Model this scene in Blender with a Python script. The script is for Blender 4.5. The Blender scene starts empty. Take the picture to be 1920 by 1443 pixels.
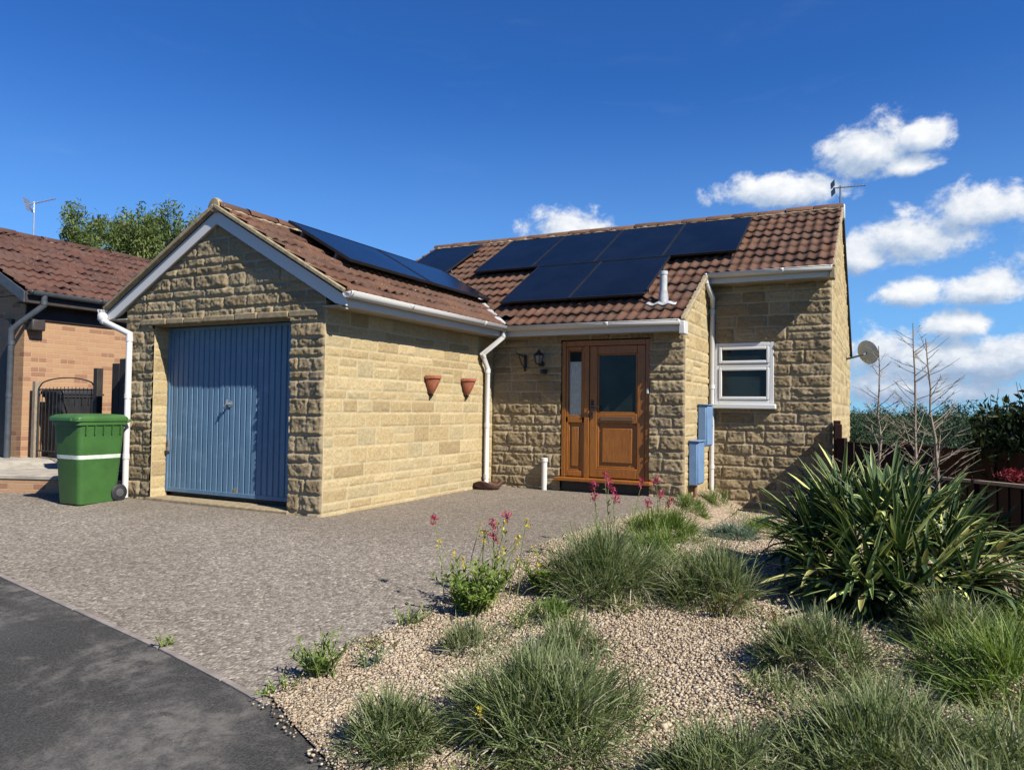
import bpy, bmesh, math, random
import numpy as np
from mathutils import Vector, Matrix

random.seed(7)
RNG = np.random.default_rng(7)
scene = bpy.context.scene
COL = scene.collection

# ------------------------------------------------------------------ camera
YAW, PITCH, ROLL, FPX = .4684, .0308, -.0132, 1373.18
cy, sy, cp, sp = math.cos(YAW), math.sin(YAW), math.cos(PITCH), math.sin(PITCH)
right = Vector((cy, sy, 0)); fwd = Vector((-sy*cp, cy*cp, sp)); up = Vector((sy*sp, -cy*sp, cp))
r2 = right*math.cos(ROLL) - up*math.sin(ROLL); u2 = right*math.sin(ROLL) + up*math.cos(ROLL)
cam_data = bpy.data.cameras.new('camera')
cam = bpy.data.objects.new('camera', cam_data); COL.objects.link(cam)
mw = Matrix((r2, u2, -fwd)).transposed().to_4x4(); mw.translation = Vector((0, 0, 1.5))
cam.matrix_world = mw
cam_data.sensor_width = 36; cam_data.lens = 36*FPX/1920
cam_data.clip_start = .05; cam_data.clip_end = 3000
scene.camera = cam

# ------------------------------------------------------------------ light, sky, exposure
SUN_DIR = Vector((1, -.31, .96)).normalized()          # from the scene to the sun
SUN_EL = math.asin(SUN_DIR.z); SUN_AZ = math.atan2(SUN_DIR.x, SUN_DIR.y)
sl = bpy.data.lights.new('sun', 'SUN'); sl.energy = 5.0; sl.angle = math.radians(.5); sl.color = (1, .945, .85)
so = bpy.data.objects.new('sun', sl); COL.objects.link(so); so.location = (6, -4, 20)
so.rotation_euler = SUN_DIR.to_track_quat('Z', 'Y').to_euler()
vs = scene.view_settings
scene.display_settings.display_device = 'sRGB'
vs.view_transform = 'Standard'; vs.look = 'None'; vs.exposure = 1.0; vs.gamma = 1; vs.use_curve_mapping = False


class NT:
    """small helper round a node tree"""
    def __init__(self, nt): self.nt = nt
    def n(self, typ, ins=None, **props):
        nd = self.nt.nodes.new(typ)
        for k, v in props.items(): setattr(nd, k, v)
        for k, v in (ins or {}).items(): self.put(nd.inputs[k], v)
        return nd
    def put(self, sock, v):
        if isinstance(v, bpy.types.NodeSocket): self.nt.links.new(v, sock)
        elif isinstance(v, bpy.types.Node): self.nt.links.new(v.outputs[0], sock)
        else:
            if hasattr(sock.default_value, '__len__') and not isinstance(v, (int, float)):
                if len(sock.default_value) == 4 and len(v) == 3: v = (*v, 1)
            sock.default_value = v
    def m(self, op, a, b=0., c=None, clamp=False):
        nd = self.nt.nodes.new('ShaderNodeMath'); nd.operation = op; nd.use_clamp = clamp
        self.put(nd.inputs[0], a); self.put(nd.inputs[1], b)
        if c is not None: self.put(nd.inputs[2], c)
        return nd.outputs[0]
    def mix(self, fac, a, b, mode='MIX'):
        nd = self.nt.nodes.new('ShaderNodeMix'); nd.data_type = 'RGBA'; nd.blend_type = mode
        self.put(nd.inputs[0], fac); self.put(nd.inputs[6], a); self.put(nd.inputs[7], b)
        return nd.outputs[2]
    def ramp(self, fac, stops, interp='LINEAR'):
        nd = self.nt.nodes.new('ShaderNodeValToRGB'); cr = nd.color_ramp; cr.interpolation = interp
        while len(cr.elements) < len(stops): cr.elements.new(.5)
        for e, (p, c) in zip(cr.elements, stops):
            e.position = p; e.color = (*c, 1) if len(c) == 3 else c
        self.put(nd.inputs[0], fac); return nd.outputs[0]
    def noise(self, vec, scale, detail=4, rough=.55, dist=0, dims='3D'):
        nd = self.n('ShaderNodeTexNoise', {'Scale': scale, 'Detail': detail, 'Roughness': rough, 'Distortion': dist})
        nd.noise_dimensions = dims
        if vec is not None: self.put(nd.inputs['Vector'], vec)
        return nd.outputs[0]
    def smooth(self, x, a, b):
        nd = self.n('ShaderNodeMapRange', {'From Min': a, 'From Max': b, 'To Min': 0., 'To Max': 1.}, interpolation_type='SMOOTHSTEP')
        self.put(nd.inputs['Value'], x); return nd.outputs[0]


world = bpy.data.worlds.new('World'); scene.world = world; world.use_nodes = True
wt = NT(world.node_tree); world.node_tree.nodes.clear()
sky = wt.n('ShaderNodeTexSky', sky_type='NISHITA', sun_disc=False)
sky.sun_elevation = SUN_EL; sky.sun_rotation = SUN_AZ; sky.altitude = 100; sky.air_density = 1.0; sky.dust_density = .05; sky.ozone_density = 3.0
SKY_STRENGTH = .066
tc = wt.n('ShaderNodeTexCoord'); sep = wt.n('ShaderNodeSeparateXYZ', {0: tc.outputs['Generated']})
AZ = wt.m('ARCTAN2', sep.outputs[0], sep.outputs[1]); EL = wt.m('ARCSINE', sep.outputs[2])
skyc = wt.mix(1.0, sky.outputs[0], (.215, .56, 1.06), 'MULTIPLY')
# fair-weather cumulus low in the east: (azimuth, elevation, half-width, half-height) in radians
CLOUDS = [(-.012, .313, .050, .036), (.027, .290, .030, .016), (.040, .318, .034, .020),
          (-.123, .271, .072, .024), (-.392, .240, .056, .030), (.098, .231, .054, .029), (.044, .205, .068, .034),
          (-.026, .186, .030, .030), (.026, .142, .036, .021), (.108, .140, .046, .022), (.076, .098, .036, .022),
          (.09, .058, .14, .036), (-.002, .072, .05, .034), (.26, .19, .12, .05), (.35, .09, .2, .05), (-.65, .06, .2, .03), (.03,.03,.12,.03)]
def cloud_field(az, el):
    acc = None
    for a, e, ra, re in CLOUDS:
        dx = wt.m('MULTIPLY', wt.m('SUBTRACT', az, a), 1/(1.24*ra)); dy = wt.m('MULTIPLY', wt.m('SUBTRACT', el, e), 1/(1.24*re))
        # flatter underside
        dyl = wt.m('MULTIPLY', wt.m('MINIMUM', dy, 0.), 1.35); dyu = wt.m('MAXIMUM', dy, 0.)
        dd = wt.m('ADD', wt.m('MULTIPLY', dx, dx), wt.m('ADD', wt.m('MULTIPLY', dyl, dyl), wt.m('MULTIPLY', dyu, dyu)))
        v = wt.m('SUBTRACT', 1.0, wt.m('SQRT', dd))
        acc = v if acc is None else wt.m('MAXIMUM', acc, v)
    return acc
pv = wt.n('ShaderNodeCombineXYZ', {0: AZ, 1: wt.m('MULTIPLY', EL, 1.25), 2: .37})
pv2 = wt.n('ShaderNodeCombineXYZ', {0: wt.m('ADD', AZ, .010), 1: wt.m('ADD', wt.m('MULTIPLY', EL, 1.25), .020), 2: .37})
n1 = wt.noise(pv, 21, 10, .62, .2); n1b = wt.noise(pv2, 21, 10, .62, .2)
raw = wt.m('ADD', cloud_field(AZ, EL), wt.m('MULTIPLY', wt.m('SUBTRACT', n1, .5), 2.0))
raw2 = wt.m('ADD', cloud_field(wt.m('ADD', AZ, .010), wt.m('ADD', EL, .016)), wt.m('MULTIPLY', wt.m('SUBTRACT', n1b, .5), 2.0))
dens = wt.smooth(raw, -.02, .52)
shade = wt.m('MULTIPLY', wt.m('SUBTRACT', raw, raw2), .70)
lowel = wt.smooth(EL, .015, .12)
shade = wt.m('SUBTRACT', wt.m('ADD', shade, .50), wt.m('MULTIPLY', wt.m('SUBTRACT', 1., lowel), .26), clamp=True)
ccol = wt.ramp(shade, [(0, (0.172, 0.228, 0.318)), (.4, (0.258, 0.31, 0.387)), (.72, (0.413, 0.434, 0.464)), (1, (0.507, 0.512, 0.516))])
horizon = wt.m('MULTIPLY', wt.m('SUBTRACT', 1., wt.smooth(EL, -.02, .44)), .48)
cirr = wt.m('MULTIPLY', wt.smooth(wt.noise(wt.n('ShaderNodeCombineXYZ', {0: wt.m('MULTIPLY', AZ, 2), 1: wt.m('MULTIPLY', EL, 9), 2: 1.7}), 3.0, 6, .6, .6), .55, .85), .10)
base = wt.mix(1.0, skyc, (SKY_STRENGTH,)*3, 'MULTIPLY')
base = wt.mix(horizon, base, (.175, .335, .50))
base = wt.mix(wt.m('MULTIPLY', cirr, .25), base, (.41, .46, .49))
fin = wt.mix(wt.m('MULTIPLY', dens, .97), base, ccol)
bg = wt.n('ShaderNodeBackground', {'Strength': 1.0}); wt.put(bg.inputs[0], fin)
wo = wt.n('ShaderNodeOutputWorld'); wt.put(wo.inputs[0], bg.outputs[0])


# ------------------------------------------------------------------ materials
def new_mat(name):
    m = bpy.data.materials.new(name); m.use_nodes = True; m.node_tree.nodes.clear()
    t = NT(m.node_tree); out = t.n('ShaderNodeOutputMaterial')
    return m, t, out
def finish(t, out, col, rough=.7, bump=None, strength=.3, dist=.01, spec=.35, extra=None):
    p = t.n('ShaderNodeBsdfPrincipled', {'Roughness': rough, 'Specular IOR Level': spec})
    t.put(p.inputs['Base Color'], col)
    for k, v in (extra or {}).items(): t.put(p.inputs[k], v)
    if bump is not None:
        b = t.n('ShaderNodeBump', {'Strength': strength, 'Distance': dist}); t.put(b.inputs['Height'], bump)
        t.nt.links.new(b.outputs[0], p.inputs['Normal'])
    t.nt.links.new(p.outputs[0], out.inputs[0]); return p
def coords(t): return t.n('ShaderNodeTexCoord').outputs['Object']
def attr(t, name): return t.n('ShaderNodeAttribute', attribute_name=name).outputs['Fac']

def simple(name, col, rough=.5, var=.15, scale=6, spec=.4, bump=.08, grime=None, metal=0):
    m, t, o = new_mat(name); v = coords(t)
    n = t.noise(v, scale, 6, .6); n2 = t.noise(v, scale*14, 3, .6)
    c = t.mix(t.smooth(n, .3, .7), tuple(x*(1-var) for x in col), tuple(min(1, x*(1+var)) for x in col))
    if grime: c = t.mix(t.m('MULTIPLY', t.smooth(t.noise(v, scale*2.3, 8, .7, .5), .52, .75), grime[1]), c, grime[0])
    r = t.m('ADD', t.m('MULTIPLY', n2, .2), rough-.1)
    finish(t, o, c, r, n2, bump, .004, spec, {'Metallic': metal}); return m

def stone_mat(name, cols, mortar):
    m, t, o = new_mat(name); v = coords(t)
    tint = attr(t, 'tint'); mort = attr(t, 'mort')
    c = t.ramp(tint, [(i/(len(cols)-1), x) for i, x in enumerate(cols)])
    nb = t.noise(v, 5, 6, .65); nf = t.noise(v, 45, 5, .65); nfine = t.noise(v, 160, 3, .6)
    c = t.mix(t.smooth(nf, .25, .8), t.mix(1., c, (.72, .69, .64), 'MULTIPLY'), t.mix(1., c, (1.12, 1.1, 1.06), 'MULTIPLY'))
    c = t.mix(t.m('MULTIPLY', t.smooth(nb, .52, .78), .35), c, (.20, .175, .13))
    c = t.mix(t.m('MULTIPLY', t.smooth(t.noise(v, 22, 8, .75, .4), .62, .74), .35), c, (.16, .14, .11))
    c = t.mix(mort, c, mortar)
    finish(t, o, c, .92, t.m('ADD', nf, t.m('MULTIPLY', nfine, .5)), .5, .008, .15); return m
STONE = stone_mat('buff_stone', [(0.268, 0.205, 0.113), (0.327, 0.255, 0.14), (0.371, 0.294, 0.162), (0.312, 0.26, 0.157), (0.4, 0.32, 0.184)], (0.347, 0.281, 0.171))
STONE_SHADED = stone_mat('shaded_weathered_buff_stone', [(0.176, 0.138, 0.0843), (0.228, 0.179, 0.108), (0.267, 0.211, 0.129), (0.215, 0.176, 0.116), (0.292, 0.237, 0.15)], (0.301, 0.245, 0.159))  # darker buff copy for street-facing walls: weathering plus weak grazing sun put into colour

def tile_mat(name, cols, lichen):
    m, t, o = new_mat(name); v = coords(t); tint = attr(t, 'tint')
    c = t.ramp(tint, [(i/(len(cols)-1), x) for i, x in enumerate(cols)])
    nb = t.noise(v, 3, 6, .65); nf = t.noise(v, 60, 4, .65)
    c = t.mix(t.m('MULTIPLY', t.smooth(nb, .4, .75), .5), c, (.075, .055, .045))
    c = t.mix(t.m('MULTIPLY', t.smooth(t.noise(v, 17, 6, .7, .6), .61, .70), .75), c, lichen)
    c = t.mix(t.m('MULTIPLY', t.smooth(t.noise(v, 34, 4, .6), .66, .72), .75), c, (.42, .38, .30))
    finish(t, o, c, .85, nf, .45, .006, .25); return m
TILE = tile_mat('brown_roof_tile', [(0.0609, 0.0295, 0.0182), (0.0804, 0.0381, 0.0228), (0.102, 0.0475, 0.0278), (0.0705, 0.039, 0.0262)], (0.146, 0.108, 0.0679))
TILE_N = tile_mat('red_brown_roof_tile', [(0.052, 0.0229, 0.0171), (0.0692, 0.0299, 0.0217), (0.0821, 0.0367, 0.0263), (0.0618, 0.031, 0.0251)], (0.129, 0.114, 0.0909))

def white_mat(name, col=(.47, .46, .445)):
    m, t, o = new_mat(name); v = coords(t)
    n = t.noise(v, 3, 7, .7, .3); n2 = t.noise(v, 30, 5, .7)
    c = t.mix(t.m('MULTIPLY', t.smooth(n, .5, .78), .22), col, (.50, .47, .40))
    c = t.mix(t.m('MULTIPLY', t.smooth(n2, .6, .75), .14), c, (.36, .33, .27))
    finish(t, o, c, .38, n2, .05, .003, .45); return m
WHITE = white_mat('white_plastic'); WHITE_W = white_mat('white_window_plastic', (.51, .51, .50))

def door_blue():
    m, t, o = new_mat('blue_painted_metal'); v = coords(t)
    stre = t.n('ShaderNodeMapping', {'Vector': v, 'Scale': (9, 9, .6)})
    n = t.noise(stre.outputs[0], 2.4, 7, .65); n2 = t.noise(v, 26, 6, .7); n3 = t.noise(v, 5, 5, .6)
    c = t.mix(t.smooth(n, .3, .7), (0.0642, 0.128, 0.198), (0.0862, 0.157, 0.238))
    c = t.mix(t.m('MULTIPLY', t.smooth(n3, .5, .8), .3), c, (.19, .29, .40))
    c = t.mix(t.m('MULTIPLY', t.smooth(n2, .66, .72), .55), c, (.22, .24, .25))
    finish(t, o, c, .45, n2, .08, .003, .45); return m
BLUE = door_blue()

def wood_mat(name, a, b, sc=(14, 14, 1.2), rough=.4, spec=.4):
    m, t, o = new_mat(name); v = coords(t)
    mp = t.n('ShaderNodeMapping', {'Vector': v, 'Scale': sc})
    n = t.noise(mp.outputs[0], 6, 7, .6, .7); nb = t.noise(v, 2.2, 4, .6)
    c = t.mix(t.smooth(n, .3, .7), a, b)
    c = t.mix(t.m('MULTIPLY', t.smooth(nb, .45, .75), .3), c, tuple(x*.6 for x in a))
    finish(t, o, c, rough, n, .12, .003, spec); return m
DOORWOOD = wood_mat('chestnut_door_laminate', (.165, .056, .009), (.26, .098, .017), rough=.34, spec=.5)
FENCEWOOD = wood_mat('red_brown_fence_stain', (0.0141, 0.00472, 0.00337), (0.0236, 0.00674, 0.00438), rough=.8, spec=.2)
DARKWOOD = wood_mat('near_black_stained_wood', (.018, .016, .015), (.034, .029, .026), rough=.7, spec=.25)
BARK = wood_mat('grey_bark', (0.161, 0.127, 0.0937), (0.268, 0.221, 0.168), sc=(20, 20, 3), rough=.9, spec=.1)
BARK_D = wood_mat('dark_bark', (0.039, 0.0296, 0.0203), (0.0702, 0.0546, 0.039), sc=(10, 10, 2), rough=.9, spec=.1)

def glass_dark(name, col=(.006, .010, .011), rough=.06):
    m, t, o = new_mat(name); v = coords(t); n = t.noise(v, 1.6, 3, .5)
    c = t.mix(t.smooth(n, .35, .7), col, tuple(x*2.2+.004 for x in col))
    finish(t, o, c, rough, n, .03, .01, .22); return m
GLASS = glass_dark('window_glass')
def frosted():
    m, t, o = new_mat('frosted_glass'); v = coords(t)
    mp = t.n('ShaderNodeMapping', {'Vector': v, 'Scale': (1, 1, .35)})
    n = t.noise(mp.outputs[0], 55, 3, .6)
    finish(t, o, t.mix(t.smooth(n, .3, .7), (.22, .265, .26), (.32, .365, .35)), .28, n, .5, .006, .5); return m
FROST = frosted()
def panel_mat():
    m, t, o = new_mat('solar_cells'); v = coords(t)
    n = t.noise(v, 1.3, 5, .6); n2 = t.noise(v, 60, 3, .7)
    c = t.mix(t.smooth(n, .3, .7), (.0028, .0045, .009), (.005, .0075, .014))
    c = t.mix(t.m('MULTIPLY', t.smooth(t.noise(v, 11, 4, .7), .74, .78), .35), c, (.3, .3, .28))
    finish(t, o, c, t.m('ADD', .10, t.m('MULTIPLY', n2, .10)), n2, .02, .002, .12); return m
CELL = panel_mat()
BLACKF = simple('black_anodised_frame', (.012, .012, .014), .45, .2)
BLACKP = simple('black_plastic', (.018, .018, .02), .5, .25)
IRON = simple('black_iron', (.016, .016, .017), .55, .3, 12)
TERRA = simple('terracotta', (0.255, 0.0839, 0.0436), .85, .22, 14, .2, .25, ((0.335, 0.242, 0.187), .4))
CLAY = simple('brown_clay', (0.107, 0.057, 0.0402), .8, .3, 14, .25, .3)
GREENBIN = simple('green_bin_plastic', (0.0333, 0.0937, 0.0215), .42, .12, 5, .45, .06, ((0.0644, 0.107, 0.0483), .35))
STRIPE = simple('white_paint_stripe', (0.416, 0.456, 0.402), .6, .2, 22, .3, .1, ((0.168, 0.268, 0.148), .6))
METERB = simple('powder_blue_meter_box', (0.11, 0.187, 0.308), .5, .1, 7, .4, .05)
COPPER = simple('brown_pipe', (0.181, 0.0937, 0.0604), .6, .2, 10)
LEAD = simple('weathered_lead', (0.309, 0.316, 0.322), .6, .25, 9)
VENTGREY = simple('grey_white_vent_plastic', (0.349, 0.362, 0.369), .5, .15, 8)
DISHM = simple('grey_dish_enamel', (.27, .325, .41), .55, .12, 9)
ALU = simple('aluminium', (0.369, 0.376, 0.389), .35, .1, 9, .5, .02, None, .7)
GALV = simple('dark_galvanised_steel', (.10, .10, .11), .5, .15, 9, .5, .02)
MORTAR = simple('pale_mortar', (0.239, 0.194, 0.126), .95, .25, 16, .1, .5, ((0.114, 0.0912, 0.0627), .6))
MORTAR_W = simple('weathered_lintel_stone', (0.232, 0.185, 0.116), .95, .25, 16, .1, .6, ((0.112, 0.0946, 0.0688), .6))
CONC = simple('concrete', (0.268, 0.242, 0.201), .92, .2, 5, .15, .4, ((0.148, 0.134, 0.107), .5))
KERB = simple('kerb_concrete', (0.181, 0.157, 0.141), .92, .2, 8, .15, .5, ((0.12, 0.101, 0.0805), .5))
PLAIN = simple('plain_masonry', (0.242, 0.194, 0.114), .9, .2, 4)
SOFFIT = simple('soffit_board', (0.282, 0.268, 0.242), .6, .12, 5)
DARKTRIM = simple('black_brown_trim', (.030, .024, .022), .6, .2, 6)
GREYPIPE = simple('dark_grey_gutter_plastic', (.045, .052, .062), .5, .2, 8)

def brick_mat(name):
    m, t, o = new_mat(name); v = coords(t)
    s = t.n('ShaderNodeSeparateXYZ', {0: v})
    uv = t.n('ShaderNodeCombineXYZ', {0: t.m('ADD', s.outputs[0], s.outputs[1]), 1: s.outputs[2], 2: 0.})
    b = t.n('ShaderNodeTexBrick', {'Vector': uv, 'Color1': (.315, .20, .112, 1), 'Color2': (.288, .165, .095, 1), 'Mortar': (.31, .228, .145, 1), 'Scale': 1.0,
                                   'Mortar Size': .006, 'Mortar Smooth': .3, 'Bias': .15, 'Brick Width': .225, 'Row Height': .075})
    cell = t.n('ShaderNodeTexWhiteNoise', {0: t.n('ShaderNodeCombineXYZ', {0: t.m('FLOOR', t.m('MULTIPLY', t.m('ADD', s.outputs[0], s.outputs[1]), 1/.225)), 1: t.m('FLOOR', t.m('MULTIPLY', s.outputs[2], 1/.075))})})
    c = t.mix(t.m('MULTIPLY', t.m('GREATER_THAN', cell.outputs[0], .86), t.m('SUBTRACT', 1., b.outputs[1])), b.outputs[0], (.215, .115, .072))
    n = t.noise(v, 40, 5, .65)
    c = t.mix(t.m('MULTIPLY', t.smooth(n, .45, .8), .3), c, (.34, .17, .10))
    finish(t, o, c, .9, t.m('SUBTRACT', t.m('MULTIPLY', n, .4), b.outputs[1]), .5, .012, .15); return m
BRICK = brick_mat('orange_brick')
BRICK_D = brick_mat('edging_brick')

def ground_mats():
    # drive: brushed aggregate concrete
    m, t, o = new_mat('aggregate_drive'); v = coords(t)
    n1 = t.noise(v, 1.1, 6, .6, .3); n2 = t.noise(v, 24, 5, .7); n3 = t.noise(v, 85, 4, .65); n4 = t.noise(v, 7, 6, .65)
    c = t.mix(t.smooth(n3, .36, .64), (0.0835, 0.0716, 0.0608), (0.256, 0.225, 0.192))
    c = t.mix(t.m('MULTIPLY', t.smooth(n2, .44, .62), .62), c, (0.294, 0.259, 0.221))
    c = t.mix(t.m('MULTIPLY', t.smooth(n4, .50, .72), .40), c, (0.0959, 0.0796, 0.0716))
    c = t.mix(t.m('MULTIPLY', t.smooth(n1, .45, .75), .30), c, (0.122, 0.0991, 0.0796))
    c = t.mix(t.m('MULTIPLY', t.smooth(t.noise(v, 55, 3, .5), .68, .74), .8), c, (.55, .47, .38))
    c = t.mix(t.m('MULTIPLY', t.smooth(t.noise(v, 38, 3, .5), .70, .76), .7), c, (.07, .06, .055))
    vo = t.n('ShaderNodeTexVoronoi', {'Vector': v, 'Scale': 48.0}); cc = t.n('ShaderNodeSeparateColor', {0: vo.outputs['Color']})
    c = t.mix(.55, c, t.ramp(cc.outputs[0], [(0, (.085, .072, .060)), (.4, (.20, .175, .145)), (.8, (.30, .265, .22)), (1, (.44, .40, .34))]))
    v2 = t.n('ShaderNodeTexVoronoi', {'Vector': v, 'Scale': 26.0}); c2 = t.n('ShaderNodeSeparateColor', {0: v2.outputs['Color']})
    fl = t.m('MULTIPLY', t.m('GREATER_THAN', c2.outputs[0], .80), t.m('SUBTRACT', 1., t.smooth(v2.outputs['Distance'], .22, .46)))
    c = t.mix(t.m('MULTIPLY', fl, t.m('ADD', .25, t.m('MULTIPLY', c2.outputs[1], .6))), c, (.46, .415, .345))
    dk = t.m('MULTIPLY', t.m('LESS_THAN', c2.outputs[0], .10), t.m('SUBTRACT', 1., t.smooth(v2.outputs['Distance'], .2, .45)))
    c = t.mix(t.m('MULTIPLY', dk, .6), c, (.075, .066, .058))
    big = t.noise(v, .45, 5, .6, .4); s_ = t.n('ShaderNodeSeparateXYZ', {0: v})
    c = t.mix(t.m('MULTIPLY', t.smooth(big, .40, .68), .32), c, t.mix(1., c, (.62, .60, .56), 'MULTIPLY'))
    damp = t.m('MULTIPLY', t.smooth(t.m('ADD', s_.outputs[1], t.m('MULTIPLY', t.noise(v, 1.3, 5, .6), 1.6)), 5.7, 6.5), .36)
    c = t.mix(damp, c, (.125, .10, .076))
    c = t.mix(t.m('MULTIPLY', t.smooth(t.noise(v, 2.6, 7, .68, .8), .60, .70), .5), c, (.115, .098, .080))
    c = t.mix(1., c, (.875, .862, .845), 'MULTIPLY')
    finish(t, o, c, .95, t.m('ADD', t.m('MULTIPLY', vo.outputs['Distance'], -1.), t.m('MULTIPLY', n2, .8)), .8, .012, .12); drive = m
    # tarmac footpath
    m, t, o = new_mat('worn_tarmac'); v = coords(t)
    n1 = t.noise(v, 1.7, 10, .70, .3); n2 = t.noise(v, 90, 3, .65); n3 = t.noise(v, 9, 10, .78, .2); n0 = t.noise(v, .9, 3, .5)
    c = t.mix(t.smooth(n2, .3, .75), (.022, .0217, .0205), (.057, .055, .052))
    pat = t.m('MULTIPLY', t.smooth(n1, .46, .62), t.smooth(n3, .36, .62))
    c = t.mix(t.m('MULTIPLY', pat, .75), c, (0.133, 0.122, 0.109))
    c = t.mix(t.m('MULTIPLY', t.smooth(n0, .5, .7), .15), c, (.11, .105, .10))
    c = t.mix(t.m('MULTIPLY', t.smooth(t.noise(v, 70, 2, .5), .76, .80), .8), c, (.4, .36, .31))
    finish(t, o, c, .93, t.m('ADD', n2, t.m('MULTIPLY', n3, .4)), .6, .008, .15); tar = m
    # bed soil under the pebbles
    m, t, o = new_mat('gravel_bed'); v = coords(t)
    vo = t.n('ShaderNodeTexVoronoi', {'Vector': v, 'Scale': 55.0}); n = t.noise(v, 2.5, 5, .6)
    cc = t.n('ShaderNodeSeparateColor', {0: vo.outputs['Color']})
    c = t.ramp(cc.outputs[0], [(0, (0.137, 0.0998, 0.0686)), (.35, (0.262, 0.193, 0.134)), (.7, (0.324, 0.256, 0.187)), (1, (0.374, 0.318, 0.25))])
    c = t.mix(t.m('MULTIPLY', t.smooth(n, .5, .75), .45), c, (.20, .145, .09))
    finish(t, o, c, .95, t.m('SUBTRACT', 1., vo.outputs['Distance']), .9, .02, .1); bed = m
    m, t, o = new_mat('field_grass'); v = coords(t)
    c = t.mix(t.smooth(t.noise(v, .05, 6, .6), .35, .65), (.040, .055, .020), (.085, .088, .042))
    finish(t, o, c, .95, t.noise(v, 3, 4), .5, .1, .1); land = m
    return drive, tar, bed, land
DRIVE, TARMAC, BED, LAND = ground_mats()

def pebble_mat():
    m, t, o = new_mat('pebbles'); tint = attr(t, 'tint'); v = coords(t)
    c = t.ramp(tint, [(0, (0.12, 0.0894, 0.0623)), (.2, (0.225, 0.17, 0.114)), (.45, (0.307, 0.241, 0.163)), (.7, (0.375, 0.306, 0.22)), (.9, (0.42, 0.363, 0.282)), (1, (0.255, 0.235, 0.206))])
    finish(t, o, c, .85, t.noise(v, 150, 2), .2, .003, .25); return m
PEBBLE = pebble_mat()

def leaf_mat(name, stops, trans=.35, rough=.6, spec=.25, edge=None):
    m, t, o = new_mat(name); tint = attr(t, 'tint')
    c = t.ramp(tint, stops)
    if edge: c = t.mix(attr(t, 'edge'), c, edge)
    p = t.n('ShaderNodeBsdfPrincipled', {'Roughness': rough, 'Specular IOR Level': spec}); t.put(p.inputs['Base Color'], c)
    tr = t.n('ShaderNodeBsdfTranslucent'); t.put(tr.inputs[0], t.mix(1., c, (1.25, 1.25, .8), 'MULTIPLY'))
    mx = t.n('ShaderNodeMixShader', {0: trans}); t.nt.links.new(p.outputs[0], mx.inputs[1]); t.nt.links.new(tr.outputs[0], mx.inputs[2])
    t.nt.links.new(mx.outputs[0], o.inputs[0]); return m
GRASS = leaf_mat('grey_green_blades', [(0, (0.0431, 0.0661, 0.0226)), (.3, (0.097, 0.132, 0.0451)), (.55, (0.162, 0.193, 0.0813)), (.72, (0.237, 0.246, 0.14)), (.9, (0.474, 0.414, 0.35)), (1, (0.561, 0.454, 0.372))], .35)
GRASS_G = leaf_mat('fresh_green_blades', [(0, (0.0385, 0.0711, 0.0131)), (.35, (0.0915, 0.151, 0.0229)), (.68, (0.149, 0.206, 0.0449)), (.9, (0.347, 0.337, 0.163)), (1, (0.444, 0.374, 0.196))], .35)
GRASS_B = leaf_mat('blue_green_blades', [(0, (0.047, 0.0798, 0.0563)), (.5, (0.113, 0.16, 0.117)), (.85, (0.225, 0.272, 0.207)), (1, (0.319, 0.319, 0.235))])
WEED = leaf_mat('lime_leaves', [(0, (0.0486, 0.0877, 0.0146)), (.5, (0.126, 0.194, 0.0292)), (.85, (0.233, 0.292, 0.0584)), (1, (0.33, 0.321, 0.0972))])
REDWEED = leaf_mat('red_brown_weed', [(0, (0.0537, 0.0302, 0.0134)), (.4, (0.134, 0.057, 0.0235)), (.7, (0.114, 0.101, 0.0335)), (1, (0.228, 0.175, 0.0869))])
YUCCA = leaf_mat('yucca_leaf', [(0, (0.013, 0.0286, 0.0104)), (.4, (0.0286, 0.0572, 0.0182)), (.8, (0.0624, 0.107, 0.0312)), (1, (0.221, 0.195, 0.0715))], .14, .55, .22, (0.468, 0.494, 0.169))
STRAW = leaf_mat('dead_leaf', [(0, (0.148, 0.107, 0.0671)), (.5, (0.282, 0.221, 0.154)), (1, (0.369, 0.316, 0.242))], .2)
PINK = leaf_mat('pink_petals', [(0, (0.21, 0.0134, 0.0402)), (.5, (0.339, 0.0302, 0.0805)), (1, (0.443, 0.107, 0.161))], .3)
YELLOW = leaf_mat('yellow_petals', [(0, (0.402, 0.295, 0.0134)), (1, (0.523, 0.443, 0.0537))], .3)
REDLEAF = leaf_mat('crimson_leaf', [(0, (0.0807, 0.00604, 0.0101)), (1, (0.212, 0.0201, 0.0302))], .3)
TREE_L = leaf_mat('tree_leaf', [(0, (0.0514, 0.0799, 0.0232)), (.5, (0.114, 0.154, 0.0464)), (1, (0.206, 0.227, 0.0839))], .35)
TREE_D = leaf_mat('dark_bush_leaf', [(0, (.012, .022, .009)), (.6, (.026, .042, .015)), (1, (.05, .075, .024))], .2)
FOREST = leaf_mat('forest_leaf', [(0, (0.011, 0.0264, 0.012)), (.5, (0.0198, 0.0432, 0.0165)), (1, (0.0363, 0.063, 0.0255))], .2)


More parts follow.
